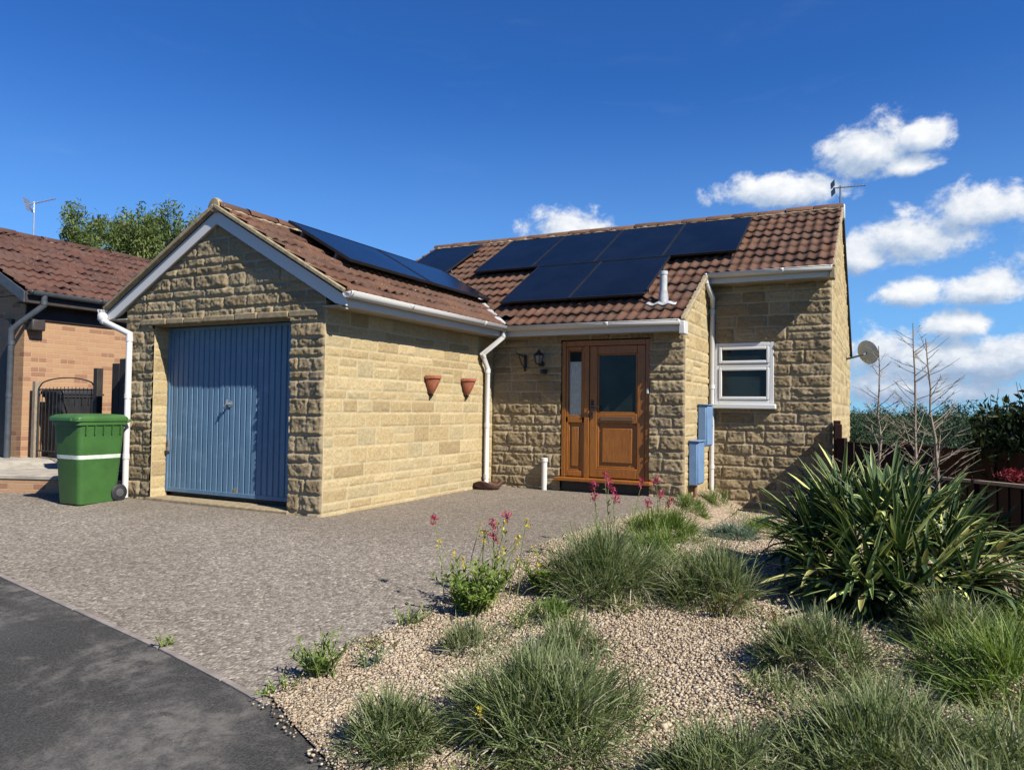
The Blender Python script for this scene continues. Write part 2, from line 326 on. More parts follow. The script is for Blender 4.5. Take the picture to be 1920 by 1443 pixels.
# ------------------------------------------------------------------ mesh helpers
class MB:
    def __init__(self): self.v = []; self.f = []
    def add(self, vs, fs):
        k = len(self.v); self.v += [tuple(x) for x in vs]; self.f += [tuple(i+k for i in f) for f in fs]; return self
    def box(self, x0, x1, y0, y1, z0, z1):
        x0, x1 = sorted((x0, x1)); y0, y1 = sorted((y0, y1)); z0, z1 = sorted((z0, z1))
        return self.add([(x0,y0,z0),(x1,y0,z0),(x1,y1,z0),(x0,y1,z0),(x0,y0,z1),(x1,y0,z1),(x1,y1,z1),(x0,y1,z1)],
                        [(0,3,2,1),(4,5,6,7),(0,1,5,4),(1,2,6,5),(2,3,7,6),(3,0,4,7)])
    def obox(self, o, ax, ay, az):
        """box from corner o along three vectors"""
        o, ax, ay, az = map(Vector, (o, ax, ay, az))
        vs = [o, o+ax, o+ax+ay, o+ay, o+az, o+ax+az, o+ax+ay+az, o+ay+az]
        fs = [(0,3,2,1),(4,5,6,7),(0,1,5,4),(1,2,6,5),(2,3,7,6),(3,0,4,7)]
        if ax.cross(ay).dot(az) < 0: fs = [f[::-1] for f in fs]
        return self.add(vs, fs)
    def loft(self, loops, cap=True, close=True):
        k = len(self.v); n = len(loops[0])
        for l in loops: self.v += [tuple(p) for p in l]
        for i in range(len(loops)-1):
            for j in range(n if close else n-1):
                a = k+i*n+j; b = k+i*n+(j+1) % n
                self.f.append((a, b, b+n, a+n))
        if cap:
            self.f.append(tuple(range(k+n-1, k-1, -1))); e = k+(len(loops)-1)*n; self.f.append(tuple(range(e, e+n)))
        return self
    def tube(self, path, r, n=10, cap=True):
        pts = [Vector(p) for p in path]; rs = r if hasattr(r, '__len__') else [r]*len(pts)
        loops = []; ref = None
        for i, p in enumerate(pts):
            d0 = (pts[i]-pts[i-1]).normalized() if i else None; d1 = (pts[i+1]-pts[i]).normalized() if i < len(pts)-1 else None
            d = (d0+d1).normalized() if d0 and d1 else (d0 or d1)
            sc = 1/max(.35, d.dot(d1 or d)) if d0 and d1 else 1
            if ref is None:
                ref = Vector((0, 0, 1)) if abs(d.z) < .9 else Vector((1, 0, 0))
            a = d.cross(ref).normalized(); b = a.cross(d).normalized(); ref = b if abs(d.dot(b)) < .9 else ref
            # stretch in the bend plane
            if d0 and d1 and sc > 1.001:
                bn = (d0-d1); bn = (bn - d*bn.dot(d)).normalized()
            else: bn = None
            l = []
            for j in range(n):
                th = 2*math.pi*j/n; q = a*math.cos(th)*rs[i] + b*math.sin(th)*rs[i]
                if bn is not None: q += bn*q.dot(bn)*(sc-1)
                l.append(p+q)
            loops.append(l)
        return self.loft(loops, cap)
    def lathe(self, prof, c, n=24, axis='z'):
        loops = []
        for r, h in prof:
            l = []
            for j in range(n):
                th = 2*math.pi*j/n; a, b = r*math.cos(th), r*math.sin(th)
                l.append({'z': (c[0]+a, c[1]+b, c[2]+h), 'x': (c[0]+h, c[1]+a, c[2]+b), 'y': (c[0]+b, c[1]+h, c[2]+a)}[axis])
            loops.append(l)
        return self.loft(loops)
    def build(self, name, m, parent=None, bevel=0, smooth=False, angle=40):
        me = bpy.data.meshes.new(name); me.from_pydata(self.v, [], self.f); me.update()
        return link_mesh(name, me, m, parent, bevel, smooth, angle)
def link_mesh(name, me, m, parent=None, bevel=0, smooth=False, angle=40):
    if m: me.materials.append(m)
    o = bpy.data.objects.new(name, me); COL.objects.link(o)
    if parent is not None: attach(o, parent)
    if bevel:
        b = o.modifiers.new('bevel', 'BEVEL'); b.width = bevel; b.segments = 2; b.limit_method = 'ANGLE'; b.angle_limit = math.radians(35)
    if smooth or bevel:
        me.polygons.foreach_set('use_smooth', [True]*len(me.polygons))
        bm = bmesh.new(); bm.from_mesh(me)
        for e in bm.edges:
            if len(e.link_faces) == 2 and e.calc_face_angle(0) > math.radians(angle): e.smooth = False
        bm.to_mesh(me); bm.free()
    return o
def attach(o, parent):
    o.parent = parent
    r = parent
    while r.parent: r = r.parent
    if parent.parent is None: o.matrix_parent_inverse = Matrix.Translation(-Vector(parent.location))
def npmesh(name, V, F, m, parent=None, attrs=None, smooth=False):
    V = np.asarray(V, np.float32); F = np.asarray(F, np.int32); k = F.shape[1]
    me = bpy.data.meshes.new(name); me.vertices.add(len(V)); me.vertices.foreach_set('co', V.ravel())
    me.loops.add(F.size); me.loops.foreach_set('vertex_index', F.ravel())
    me.polygons.add(len(F)); me.polygons.foreach_set('loop_start', np.arange(len(F), dtype=np.int32)*k)
    for an, av in (attrs or {}).items():
        a = me.attributes.new(an, 'FLOAT', 'POINT'); a.data.foreach_set('value', np.asarray(av, np.float32))
    me.update(calc_edges=True); me.validate()
    if smooth: me.polygons.foreach_set('use_smooth', np.ones(len(me.polygons), bool))
    if m: me.materials.append(m)
    o = bpy.data.objects.new(name, me); COL.objects.link(o)
    if parent is not None: attach(o, parent)
    return o
def tag(o, label=None, cat=None, group=None, kind=None):
    if label: o['label'] = label
    if cat: o['category'] = cat
    if group: o['group'] = group
    if kind: o['kind'] = kind
    return o
def thing(name, loc, label, cat, group=None):
    o = bpy.data.objects.new(name, None); COL.objects.link(o); o.location = loc; o.empty_display_size = .2
    return tag(o, label, cat, group)
def copy_tree(o, parent=None):
    c = o.copy(); COL.objects.link(c)
    if parent is not None: c.parent = parent; c.matrix_parent_inverse = o.matrix_parent_inverse.copy()
    for ch in list(o.children): copy_tree(ch, c)
    return c
def vnoise(u, v, scale, seed):
    """smooth value noise on numpy arrays"""
    x = np.asarray(u)*scale; y = np.asarray(v)*scale
    xi = np.floor(x).astype(np.int64); yi = np.floor(y).astype(np.int64); fx = x-xi; fy = y-yi
    fx = fx*fx*(3-2*fx); fy = fy*fy*(3-2*fy)
    def h(a, b):
        k = (a*374761393 + b*668265263 + seed*974711) & 0x7fffffff
        k = ((k ^ (k >> 13))*1274126177) & 0x7fffffff
        return ((k ^ (k >> 16)) & 0xffff)/65535.
    return (h(xi, yi)*(1-fx)+h(xi+1, yi)*fx)*(1-fy) + (h(xi, yi+1)*(1-fx)+h(xi+1, yi+1)*fx)*fy
def sstep(x, a, b):
    t = np.clip((np.asarray(x, float)-a)/(b-a), 0, 1); return t*t*(3-2*t)

# ------------------------------------------------------------------ terrain
def H(x, y):
    x = np.asarray(x, float); y = np.asarray(y, float)
    z = np.interp(y, [-6, 0, 5.6, 20], [0., 0., .33, .34])
    z = z - .25*sstep(x, -2.34, -1.75)*sstep(y, 6.0, 9.6)*(1-sstep(y, 16, 20))
    z = z + .05*sstep(x, -2.2, -1.5)*(1-sstep(y, 5.5, 8))*sstep(y, 2.7, 3.8)
    z = z - 1.3*sstep(x, .25, 3.2)
    z = z + .30*sstep(-x, 10.2, 11.2)*sstep(y, 4.5, 6.0)
    z = z - 8.2*sstep(np.hypot(x, y-6), 24, 85)
    r = np.hypot(x, y)
    z = z + 6.5*sstep(r, 170, 420)
    return z
def grid_axis(lo, hi, near, step, grow=1.22):
    a = list(np.arange(-near, near+1e-6, step)); s = step
    p = a[-1]
    while p < hi: s *= grow; p += s; a.append(p)
    p = a[0]; s = step
    while p > lo: s *= grow; p -= s; a.insert(0, p)
    return np.array(a)
gx = grid_axis(-1500, 1500, 14, .4); gy = grid_axis(-1500, 1500, 14, .4)
GX, GY = np.meshgrid(gx, gy, indexing='ij')
GZ = H(GX, GY) - .03 - .05*vnoise(GX, GY, .6, 5)*(np.hypot(GX, GY) > 25)
def grid_faces(nu, nv):
    i = np.arange(nu-1)[:, None]*nv + np.arange(nv-1)[None, :]
    return np.stack([i, i+nv, i+nv+1, i+1], -1).reshape(-1, 4)
tag(npmesh('ground', np.stack([GX, GY, GZ], -1).reshape(-1, 3), grid_faces(len(gx), len(gy)), LAND, smooth=True), kind='structure')

def sheet(name, poly, m, off, step=.3):
    bm = bmesh.new(); bm.faces.new([bm.verts.new((x, y, 0)) for x, y in poly])
    xs = [p[0] for p in poly]; ys = [p[1] for p in poly]
    for ax, (lo, hi) in enumerate(((min(xs), max(xs)), (min(ys), max(ys)))):
        c = lo+step
        while c < hi:
            no = (1, 0, 0) if ax == 0 else (0, 1, 0); co = (c, 0, 0) if ax == 0 else (0, c, 0)
            bmesh.ops.bisect_plane(bm, geom=bm.verts[:]+bm.edges[:]+bm.faces[:], plane_co=co, plane_no=no); c += step
    for v in bm.verts: v.co.z = float(H(v.co.x, v.co.y)) + off
    bmesh.ops.recalc_face_normals(bm, faces=bm.faces)
    if sum(f.normal.z for f in bm.faces) < 0: bmesh.ops.reverse_faces(bm, faces=bm.faces)
    me = bpy.data.meshes.new(name); bm.to_mesh(me); bm.free()
    return tag(link_mesh(name, me, m), kind='structure')
EDGE = [(-14.5, 6.4), (-12, 5.15), (-10, 4.42), (-8, 3.78), (-5.89, 3.21), (-4.6, 2.96), (-3.52, 2.75), (-2.87, 2.60), (-2.48, 2.50), (-2.18, 2.37), (-1.83, 2.2), (-1.2, 1.85), (-.3, 1.3), (1, .4), (4, -2)]
BEDL = [(-2.5, 2.55), (-2.56, 3.2), (-2.47, 3.6), (-2.5, 3.9), (-2.42, 4.8), (-2.6, 5.8), (-2.55, 6.8), (-2.34, 8.7), (-2.30, 9.64)]
OUT = [(x-.52*1.0, y-1.32) for x, y in EDGE]
sheet('driveway', EDGE[:9] + BEDL[1:] + [(-5.3, 9.66), (-5.3, 6.0), (-8.6, 6.2), (-8.6, 9), (-10.2, 9), (-10.2, 6.4), (-14.5, 9)], DRIVE, .004)
sheet('footpath', EDGE[:8] + [(x+.25, y+.30) for x, y in EDGE[8:]] + OUT[::-1], TARMAC, 0)
sheet('garden_bed', BEDL + [(-2.30, 11.1), (-.6, 11.1), (.6, 10.0), (1.2, 6.0), (3.2, 3.4), (4, -2), (1, .4), (-.3, 1.3), (-1.2, 1.85), (-1.83, 2.2), (-2.18, 2.37)], BED, .010, .2)
OUT2 = [(x-.13, y-.13) for x, y in OUT]
sheet('kerb', OUT + OUT2[::-1], KERB, .012)
sheet('road', [(x, y) for x, y in OUT2] + [(4, -9), (-22, -9), (-22, 4)], TARMAC, -.02, .5)
# thin concrete edging between drive and footpath
mb = MB()
for i in range(0, 8):
    (xa, ya), (xb, yb) = EDGE[i], EDGE[i+1]
    d = Vector((xb-xa, yb-ya, 0)); L = d.length; d.normalize(); nrm = Vector((-d.y, d.x, 0)); k = max(1, int(L/.9))
    for j in range(k):
        s0 = L*j/k+.006; s1 = L*(j+1)/k-.006
        p = Vector((xa, ya, 0))+d*s0; q = Vector((xa, ya, 0))+d*s1
        zp, zq = float(H(p.x, p.y)), float(H(q.x, q.y))
        p.z = zp-.05; q.z = zq-.05
        mb.obox(p-nrm*.018, q-p, nrm*.036, (0, 0, .05+.009))
tag(mb.build('kerb_edging', KERB, bevel=.004), kind='structure')

# ------------------------------------------------------------------ house numbers
y0, gl, gr, y1, b, y2, c, ym, m0, zr = 5.93, -8.37, -5.195, 9.63, -2.316, 11.077, -.623, 13.29, -8.58, 4.93
y3 = 16.92; T = .5706; mid = (gl+gr)/2
ZE = 2.677                                   # tile surface at the eave edges
YE1, YE2 = y1-.2865, y2-.2865                # lower and upper main eaves
XE = gr+.335                                 # garage eave
def zmain(y): return ZE + T*(y-YE1)
def zback(y): return zr - T*(y-ym)
def zgar(x): return ZE + T*(XE-x) if x > mid else ZE + T*(x-(2*mid-XE))
ol, orr, zl = -7.854, -5.654, 2.431
dl, dr = -4.084, -2.79
YD = 6.135                                   # garage door plane

house = thing('bungalow', (-4.4, 9.6, .33), 'buff stone bungalow with brown tiled roof, blue garage door and brown front door', 'house')

# ---- rock-faced stone walling, real relief
def blocks(u0, u1, v0, v1, rng):
    R = []; v = v0
    while v < v1-1e-6:
        h = float(rng.choice([.19, .145, .205, .10, .165])); h = min(h, v1-v)
        if v1-(v+h) < .06: h = v1-v
        u = u0 - rng.uniform(0, .25)
        while u < u1:
            w = float(rng.uniform(.24, .58)) if h > .1 else float(rng.uniform(.3, .62))
            if u1-(u+w) < .14: w = u1-u+.0
            a, bb = max(u, u0), min(u+w, u1)
            if bb-a > .02:
                if h > .19 and rng.random() < .28:
                    s = rng.uniform(.35, .65)
                    R.append((a, bb, v, v+h*s)); R.append((a, bb, v+h*s, v+h))
                else: R.append((a, bb, v, v+h))
            u += w
        v += h
    return R
def axis(lo, hi, step, extra=()):
    n = max(2, int(round((hi-lo)/step))+1); a = list(np.linspace(lo, hi, n))
    for e in extra:
        if lo+1e-6 < e < hi-1e-6:
            a = [q for q in a if abs(q-e) > step*.45 or q in (lo, hi)]; a.append(e)
    return np.array(sorted(a))
def stone_wall(name, fn, nrm, u0, u1, v0, v1, holes=(), top=None, seed=1, step=.0125, relief=1.0, parent=house, flip=False, m=None):
    rng = np.random.default_rng(seed)
    U = axis(u0, u1, step, [h[0] for h in holes]+[h[1] for h in holes]); V = axis(v0, v1, step, [h[2] for h in holes]+[h[3] for h in holes])
    UU, VV = np.meshgrid(U, V, indexing='ij')
    d = np.zeros_like(UU); tint = np.full_like(UU, .5); mort = np.ones_like(UU)
    for (a, bb, lo, hi) in blocks(u0, u1, v0, v1, rng):
        i0, i1 = np.searchsorted(U, a-1e-9), np.searchsorted(U, bb+1e-9); j0, j1 = np.searchsorted(V, lo-1e-9), np.searchsorted(V, hi+1e-9)
        if i1 <= i0 or j1 <= j0: continue
        su, sv = UU[i0:i1, j0:j1], VV[i0:i1, j0:j1]
        wob = .010*(vnoise(su, sv, 14, seed+3)-.5)
        e = np.minimum(np.minimum(su-a, bb-su), np.minimum(sv-lo, hi-sv)) - .006 + wob
        prof = sstep(e, -.001, .015)
        dep = rng.uniform(.010, .026); tu, tv = rng.uniform(-.035, .045), rng.uniform(-.03, .05)
        rough = .013*(vnoise(su, sv, 19, seed)-.45) + .013*(vnoise(su, sv, 38, seed+1)-.5) + .007*(vnoise(su, sv, 75, seed+2)-.5) + .016*(vnoise(su, sv, 8, seed+9)-.5)
        hh = prof*np.maximum(.003, dep + rough + tu*(su-(a+bb)/2) + tv*(sv-(lo+hi)/2))
        d[i0:i1, j0:j1] = hh*relief; tint[i0:i1, j0:j1] = rng.uniform(0, 1); mort[i0:i1, j0:j1] = 1-sstep(e, -.002, .008)
    d += .002*vnoise(UU, VV, 60, seed+5)
    ed = np.minimum(np.minimum(UU-u0, u1-UU), .02)/.02
    d *= .25+.75*ed
    VT = VV.copy()
    if top is not None:
        lim = np.array([top(x) for x in U])[:, None]; VT = np.minimum(VV, lim)
    P = fn(UU, VT, d)
    F = grid_faces(len(U), len(V))
    cu = .5*(U[:-1]+U[1:])[:, None]+0*V[None, :-1]; cv = .5*(V[:-1]+V[1:])[None, :]+0*U[:-1, None]
    keep = np.ones(cu.shape, bool)
    for h in holes: keep &= ~((cu > h[0]) & (cu < h[1]) & (cv > h[2]) & (cv < h[3]))
    if top is not None:
        keep &= (V[:-1][None, :] < np.maximum(lim[:-1], lim[1:])-1e-6)
    F = F.reshape(cu.shape+(4,))[keep]
    if flip: F = F[:, ::-1]
    used = np.zeros(UU.size, bool); used[F.ravel()] = True; idx = np.cumsum(used)-1
    return npmesh(name, P.reshape(-1, 3)[used], idx[F], m or STONE, parent, {'tint': tint.ravel()[used], 'mort': mort.ravel()[used]})
def wall_y(Y): return lambda u, v, d: np.stack([u, Y-d, v], -1)       # faces -Y
def wall_x(X): return lambda u, v, d: np.stack([X+d, u, v], -1)       # faces +X
stone_wall('garage_front_wall', wall_y(y0), None, gl, gr, .18, 3.62, [(ol, orr, -1, zl)], lambda x: min(zgar(gl), zgar(x))*0+zgar(x)-.14, seed=11, m=STONE_SHADED)
stone_wall('garage_side_wall', wall_x(gr), None, y0, y1, .18, 2.60, seed=23, relief=.32)
stone_wall('entrance_wall', wall_y(y1), None, gr, b, .18, 2.60, [(dl, dr, -1, 2.4665)], seed=35, m=STONE_SHADED)
stone_wall('porch_side_wall', wall_x(b), None, y1, y2, -.1, 3.5, top=lambda y: zmain(y)-.07, seed=41, relief=.55)
stone_wall('window_wall', wall_y(y2), None, b, c, -.1, 3.46, [(-2.225, -1.385, 1.555, 2.495)], seed=53, m=STONE_SHADED)
stone_wall('gable_wall', wall_x(c), None, y2, y3, -.5, 4.85, top=lambda y: min(zmain(y), zback(y))-.10, seed=61, step=.03, relief=.8)
# reveals of the garage opening, lintel face, threshold
stone_wall('garage_reveal', wall_x(ol), None, y0, YD+.03, .3, zl, seed=71, relief=.35)
stone_wall('garage_reveal', lambda u, v, d: np.stack([orr-d, u, v], -1), None, y0, YD+.03, .3, zl, seed=73, relief=.35, flip=True)
MB().box(ol-.003, orr+.003, y0+.004, YD+.05, zl-.002, zl+.1).build('lintel', MORTAR, house)
MB().box(ol-.05, orr+.02, y0-.035, YD+.03, .15, .372).build('threshold', MORTAR_W, house, bevel=.015)
# stone course standing proud above the garage door
mb = MB(); rr = np.random.default_rng(5); u = gl+.30
while u < gr-.1:
    w = rr.uniform(.22, .5); e = min(u+w, gr-.05)
    mb.box(u+.004, e-.004, y0-.030-rr.uniform(0, .010), y0+.01, zl+.004, zl+.075+rr.uniform(-.008, .008)); u = e+1e-4
o_ = mb.build('lintel_course', MORTAR_W, house, bevel=.012)
# unseen walls so the house is whole from a step aside
MB().box(gl, gl+.1, y0+.01, y3, .1, 2.6).build('rear_wall', PLAIN, house)
MB().box(gl+.1, c-.02, y3-.1, y3, -.5, 2.8).build('rear_wall', PLAIN, house)

# ---- roof tiles
def tile_slope(name, O, A, S, W, L, seed, keep=None, m=TILE, parent=house):
    """O lower corner, A unit across (left to right seen from outside), S unit up the slope"""
    rng = np.random.default_rng(seed); O, A, S = (np.array(x, float) for x in (O, A, S)); N = np.cross(A, S)
    per = .15; nper = W/per; nu = int(nper*8)+1
    U = np.linspace(0, W, nu); gauge = .325; nc = int(math.ceil(L/gauge))
    wave = .029*np.power(.5+.5*np.cos(2*math.pi*U/per), 1.25)
    rows = []; tints = []; crs = []
    tt = rng.uniform(0, 1, (int(W/.3)+3, nc+1)); jit = rng.uniform(-.003, .003, (int(W/.3)+3, nc+1)); jl = rng.uniform(-.006, .006, (int(W/.3)+3, nc+1))
    col = (U/.3).astype(int)
    for k in range(nc):
        s0 = k*gauge; s1 = min((k+1)*gauge, L)
        for s, h in ((s0, .006), (s0, .036), (s0+.5*(s1-s0), .018), (s1, .004)):
            sv = s + (jl[col, k] if s == s0 else 0)
            rows.append((sv, h+wave+jit[col, k])); tints.append(tt[col, k])
    S_ = np.array([r[0]+0*U for r in rows]); Hh = np.array([r[1] for r in rows]); TT = np.array(tints)
    Hh = Hh - .030
    P = O + U[None, :, None]*A + S_[..., None]*S + Hh[..., None]*N
    nr = len(rows); i = np.arange(nr-1)[:, None]*nu + np.arange(nu-1)[None, :]
    F = np.stack([i, i+1, i+1+nu, i+nu], -1)
    if keep is not None:
        C_ = (P[:-1, :-1]+P[1:, 1:])/2; F = F[keep(C_[..., 0], C_[..., 1])]
    F = F.reshape(-1, 4)
    used = np.zeros(nr*nu, bool); used[F.ravel()] = True; idx = np.cumsum(used)-1
    return npmesh(name, P.reshape(-1, 3)[used], idx[F], m, parent, {'tint': TT.ravel()[used]})
cs = 1/math.hypot(1, T); sn = T*cs
roof_main = tile_slope('roof', (m0, YE1, ZE), (1, 0, 0), (0, cs, sn), c+.03-m0, (ym-YE1)/cs, 3,
    keep=lambda x, y: ((x < b+.02) | (y > YE2)) & ((x > mid+.0) | (y > y1+.4)) & ((x > XE) | (y > y1+.05)) & ((x > gr-.3) | (y > y1+.25)))
roof_back = tile_slope('roof', (c+.03, y3+.3, zback(y3+.3)), (-1, 0, 0), (0, -cs, sn), c+.03-m0, (y3+.3-ym)/cs, 4)
yv = 5.872
tile_slope('roof', (XE, yv-.03, ZE), (0, 1, 0), (-cs, 0, sn), y1+1.75-yv, (XE-mid)/cs, 6,
    keep=lambda x, y: (y < YE1+(XE-x)+.35))
tile_slope('roof', (2*mid-XE, y1+1.6, ZE), (0, -1, 0), (cs, 0, sn), y1+1.63-yv, (XE-mid)/cs, 8)
# underlay so no light leaks between the tiles
def slab(name, pts, th=.02, m=DARKTRIM):
    up_ = [Vector(p) for p in pts]; lo = [p-Vector((0, 0, th)) for p in up_]; n = len(pts)
    mb = MB(); mb.add(up_+lo, [tuple(range(n)), tuple(range(2*n-1, n-1, -1))]+[(i, i+n, (i+1) % n+n, (i+1) % n) for i in range(n)])
    return mb.build(name, m, house)
dz = .055
slab('roof_underlay', [(XE-.03, YE1+.03, zmain(YE1+.03)-dz), (b, YE1+.03, zmain(YE1+.03)-dz), (b, ym, zr-dz), (mid, ym, zr-dz), (mid, y1+1.6, zmain(y1+1.6)-dz)])
slab('roof_underlay', [(b+.001, YE2+.03, zmain(YE2+.03)-dz), (c, YE2+.03, zmain(YE2+.03)-dz), (c, ym, zr-dz), (b+.001, ym, zr-dz)])
slab('roof_underlay', [(m0+.02, y1+1.2, zmain(y1+1.2)-dz), (mid-.001, y1+1.65, zmain(y1+1.65)-dz), (mid-.001, ym, zr-dz), (m0+.02, ym, zr-dz)])
slab('roof_underlay', [(XE-.02, yv, zgar(XE-.02)-dz), (XE-.02, YE1+.02, zgar(XE-.02)-dz), (mid, y1+1.6, zgar(mid)-dz), (mid, yv, zgar(mid)-dz)])
slab('roof_underlay', [(2*mid-XE+.02, yv, ZE+.01-dz), (mid-.001, yv, zgar(mid)-dz), (mid-.001, y1+1.6, zgar(mid)-dz), (2*mid-XE+.02, y1+1.6, ZE+.01-dz)])
slab('roof_underlay', [(m0+.02, ym+.002, zr-dz), (c, ym+.002, zr-dz), (c, y3+.28, zback(y3+.28)-dz), (m0+.02, y3+.28, zback(y3+.28)-dz)])
# ridges
def ridge(p, q, r=.105, parent=None, m=TILE, seed=1):
    p, q = Vector(p), Vector(q); d = (q-p); L = d.length; d.normalize(); s = d.cross(Vector((0, 0, 1))).normalized(); upv = s.cross(d)
    n = max(1, int(round(L/.44))); rng = np.random.default_rng(seed); V = []; F = []; tn = []
    for i in range(n):
        t = rng.uniform(0, 1); dzz = rng.uniform(-.008, .008)
        for k, (e, rr_) in enumerate(((i*L/n, r*1.0), ((i+.94)*L/n, r*1.0), ((i+.94)*L/n, r*.84), ((i+1)*L/n, r*.84))):
            for j in range(11):
                th = math.pi*j/10
                V.append(tuple(p+d*e+s*math.cos(th)*rr_+upv*(math.sin(th)*rr_*.8-.035+dzz))); tn.append(t)
        bs = i*44
        for k in range(3):
            for j in range(10): a = bs+k*11+j; F.append((a, a+1, a+12, a+11))
    return npmesh('ridge_tiles', V, F, m, parent, {'tint': tn})
ridge((m0-.02, ym, zr), (c+.05, ym, zr), parent=house, seed=3)
ridge((mid, yv-.03, zgar(mid)), (mid, y1+1.62, zgar(mid)), parent=house, seed=9)
# mortar bedding blobs along the ridges and lumps of moss
rr = np.random.default_rng(8)
for (p, q) in (((m0, ym-.115, zr-.065), (c, ym-.115, zr-.065)), ((mid+.115, yv, zgar(mid)-.065), (mid+.115, y1+1.5, zgar(mid)-.065))):
    p, q = Vector(p), Vector(q); n = int((q-p).length/.06)
    MB().tube([p.lerp(q, i/n)+Vector((rr.uniform(-.006, .006), rr.uniform(-.006, .006), rr.uniform(-.006, .01))) for i in range(n+1)], [.016+.016*rr.uniform()**2+.014*(rr.uniform() > .93) for i in range(n+1)], 7).build('ridge_mortar', MORTAR, house, smooth=True)
# valley and verge strips
def strip(name, p, q, w, h, m, side=None, bevel=.006):
    p, q = Vector(p), Vector(q); d = (q-p).normalized(); s = Vector(side) if side else d.cross(Vector((0, 0, 1))).normalized(); n = s.cross(d).normalized()
    if n.z < 0: n = -n
    return MB().obox(p-s*w/2-n*h/2, q-p, s*w, n*h).build(name, m, house, bevel=bevel)
strip('valley', (XE, YE1, ZE+.012), (mid+.1, y1+1.5, ZE+T*(y1+1.5-YE1)+.02), .09, .02, LEAD)
# garage gable verge: white boards with pale mortar edge above
for s_ in (-1, 1):
    xa = mid; xb = XE-.02 if s_ > 0 else 2*mid-XE+.02
    d = Vector((xb-xa, 0, ZE-zgar(mid)+.01)); off = Vector((0, 0, 0))
    # board: vertical cut at the apex
    mb = MB(); yb0, yb1 = yv, yv+.022
    za = zgar(mid)-.045; zb_ = zgar(xb)-.045; dpt = .175
    vs_ = [(xa, yb0, za), (xb, yb0, zb_), (xb, yb0, zb_-dpt*.72), (xb-s_*.14, yb0, zgar(xb-s_*.14)-.045-dpt), (xa, yb0, za-dpt)]
    n = len(vs_); vv = vs_+[(x, yb1, z) for x, _, z in vs_]
    fs = [tuple(range(n)), tuple(range(2*n-1, n-1, -1))]+[(i, i+n, (i+1) % n+n, (i+1) % n) for i in range(n)]
    mb.add(vv, fs).build('bargeboard', WHITE, house)
    strip('verge', (xa, yv-.005, zgar(mid)-.022), (xb, yv-.005, zgar(xb)-.022), .10, .046, MORTAR, (0, 1, 0), .01)
    MB().obox((xa, yb1+.001, za-dpt+.005), (xb-xa-s_*.03, 0, zgar(xb-s_*.03)-zgar(mid)), (0, y0-yb1+.01, 0), (0, 0, .012)).build('soffit', SOFFIT, house)
MB().lathe([(.02, -.035), (.075, -.03), (.088, 0), (.08, .04), (.05, .06)], (mid, yv-.015, zgar(mid)-.015), 14, 'y').build('ridge_end_mortar', MORTAR, house, smooth=True)
# verge strips of the porch side and the right gable
strip('verge', (b+.02, YE1+.02, zmain(YE1+.02)-.035), (b+.02, YE2+.06, zmain(YE2+.06)-.035), .075, .055, MORTAR, (1, 0, 0), .012)
strip('verge', (c+.02, YE2+.02, zmain(YE2+.02)-.035), (c+.02, ym, zr-.035), .075, .055, MORTAR, (1, 0, 0), .012)
strip('verge', (c+.02, ym, zr-.035), (c+.02, y3+.28, zback(y3+.28)-.035), .075, .055, DARKTRIM, (1, 0, 0), .012)
MB().box(b-.02, b+.055, YE1+.0, YE1+.20, ZE-.20, ZE-.03).build('box_end', WHITE, house, bevel=.01)
MB().box(c-.02, c+.05, YE2+.0, YE2+.18, zmain(YE2)-.19, zmain(YE2)-.03).build('box_end', MORTAR, house, bevel=.01)
# fascias and soffits
MB().box(XE-.04, b-.021, YE1+.045, YE1+.065, ZE-.155, ZE-.02).build('fascia', WHITE, house)
MB().box(gr, b-.021, YE1+.066, y1+.02, ZE-.151, ZE-.14).build('soffit', SOFFIT, house)
MB().box(b+.03, c-.021, YE2+.045, YE2+.065, zmain(YE2)-.155, zmain(YE2)-.02).build('fascia', WHITE, house)
MB().box(b+.03, c-.021, YE2+.066, y2+.02, zmain(YE2)-.151, zmain(YE2)-.14).build('soffit', SOFFIT, house)
MB().box(XE-.065, XE-.045, yv+.03, YE1+.064, ZE-.155, ZE-.02).build('fascia', WHITE, house)
MB().box(gr-.02, XE-.066, yv+.03, YE1+.06, ZE-.151, ZE-.14).build('soffit', SOFFIT, house)
XL = 2*mid-XE
MB().box(XL+.045, XL+.065, yv+.03, y1+1.5, ZE-.155, ZE-.02).build('fascia', WHITE, house)
MB().box(XL+.066, gl+.02, yv+.03, y1+1.5, ZE-.151, ZE-.14).build('soffit', SOFFIT, house)
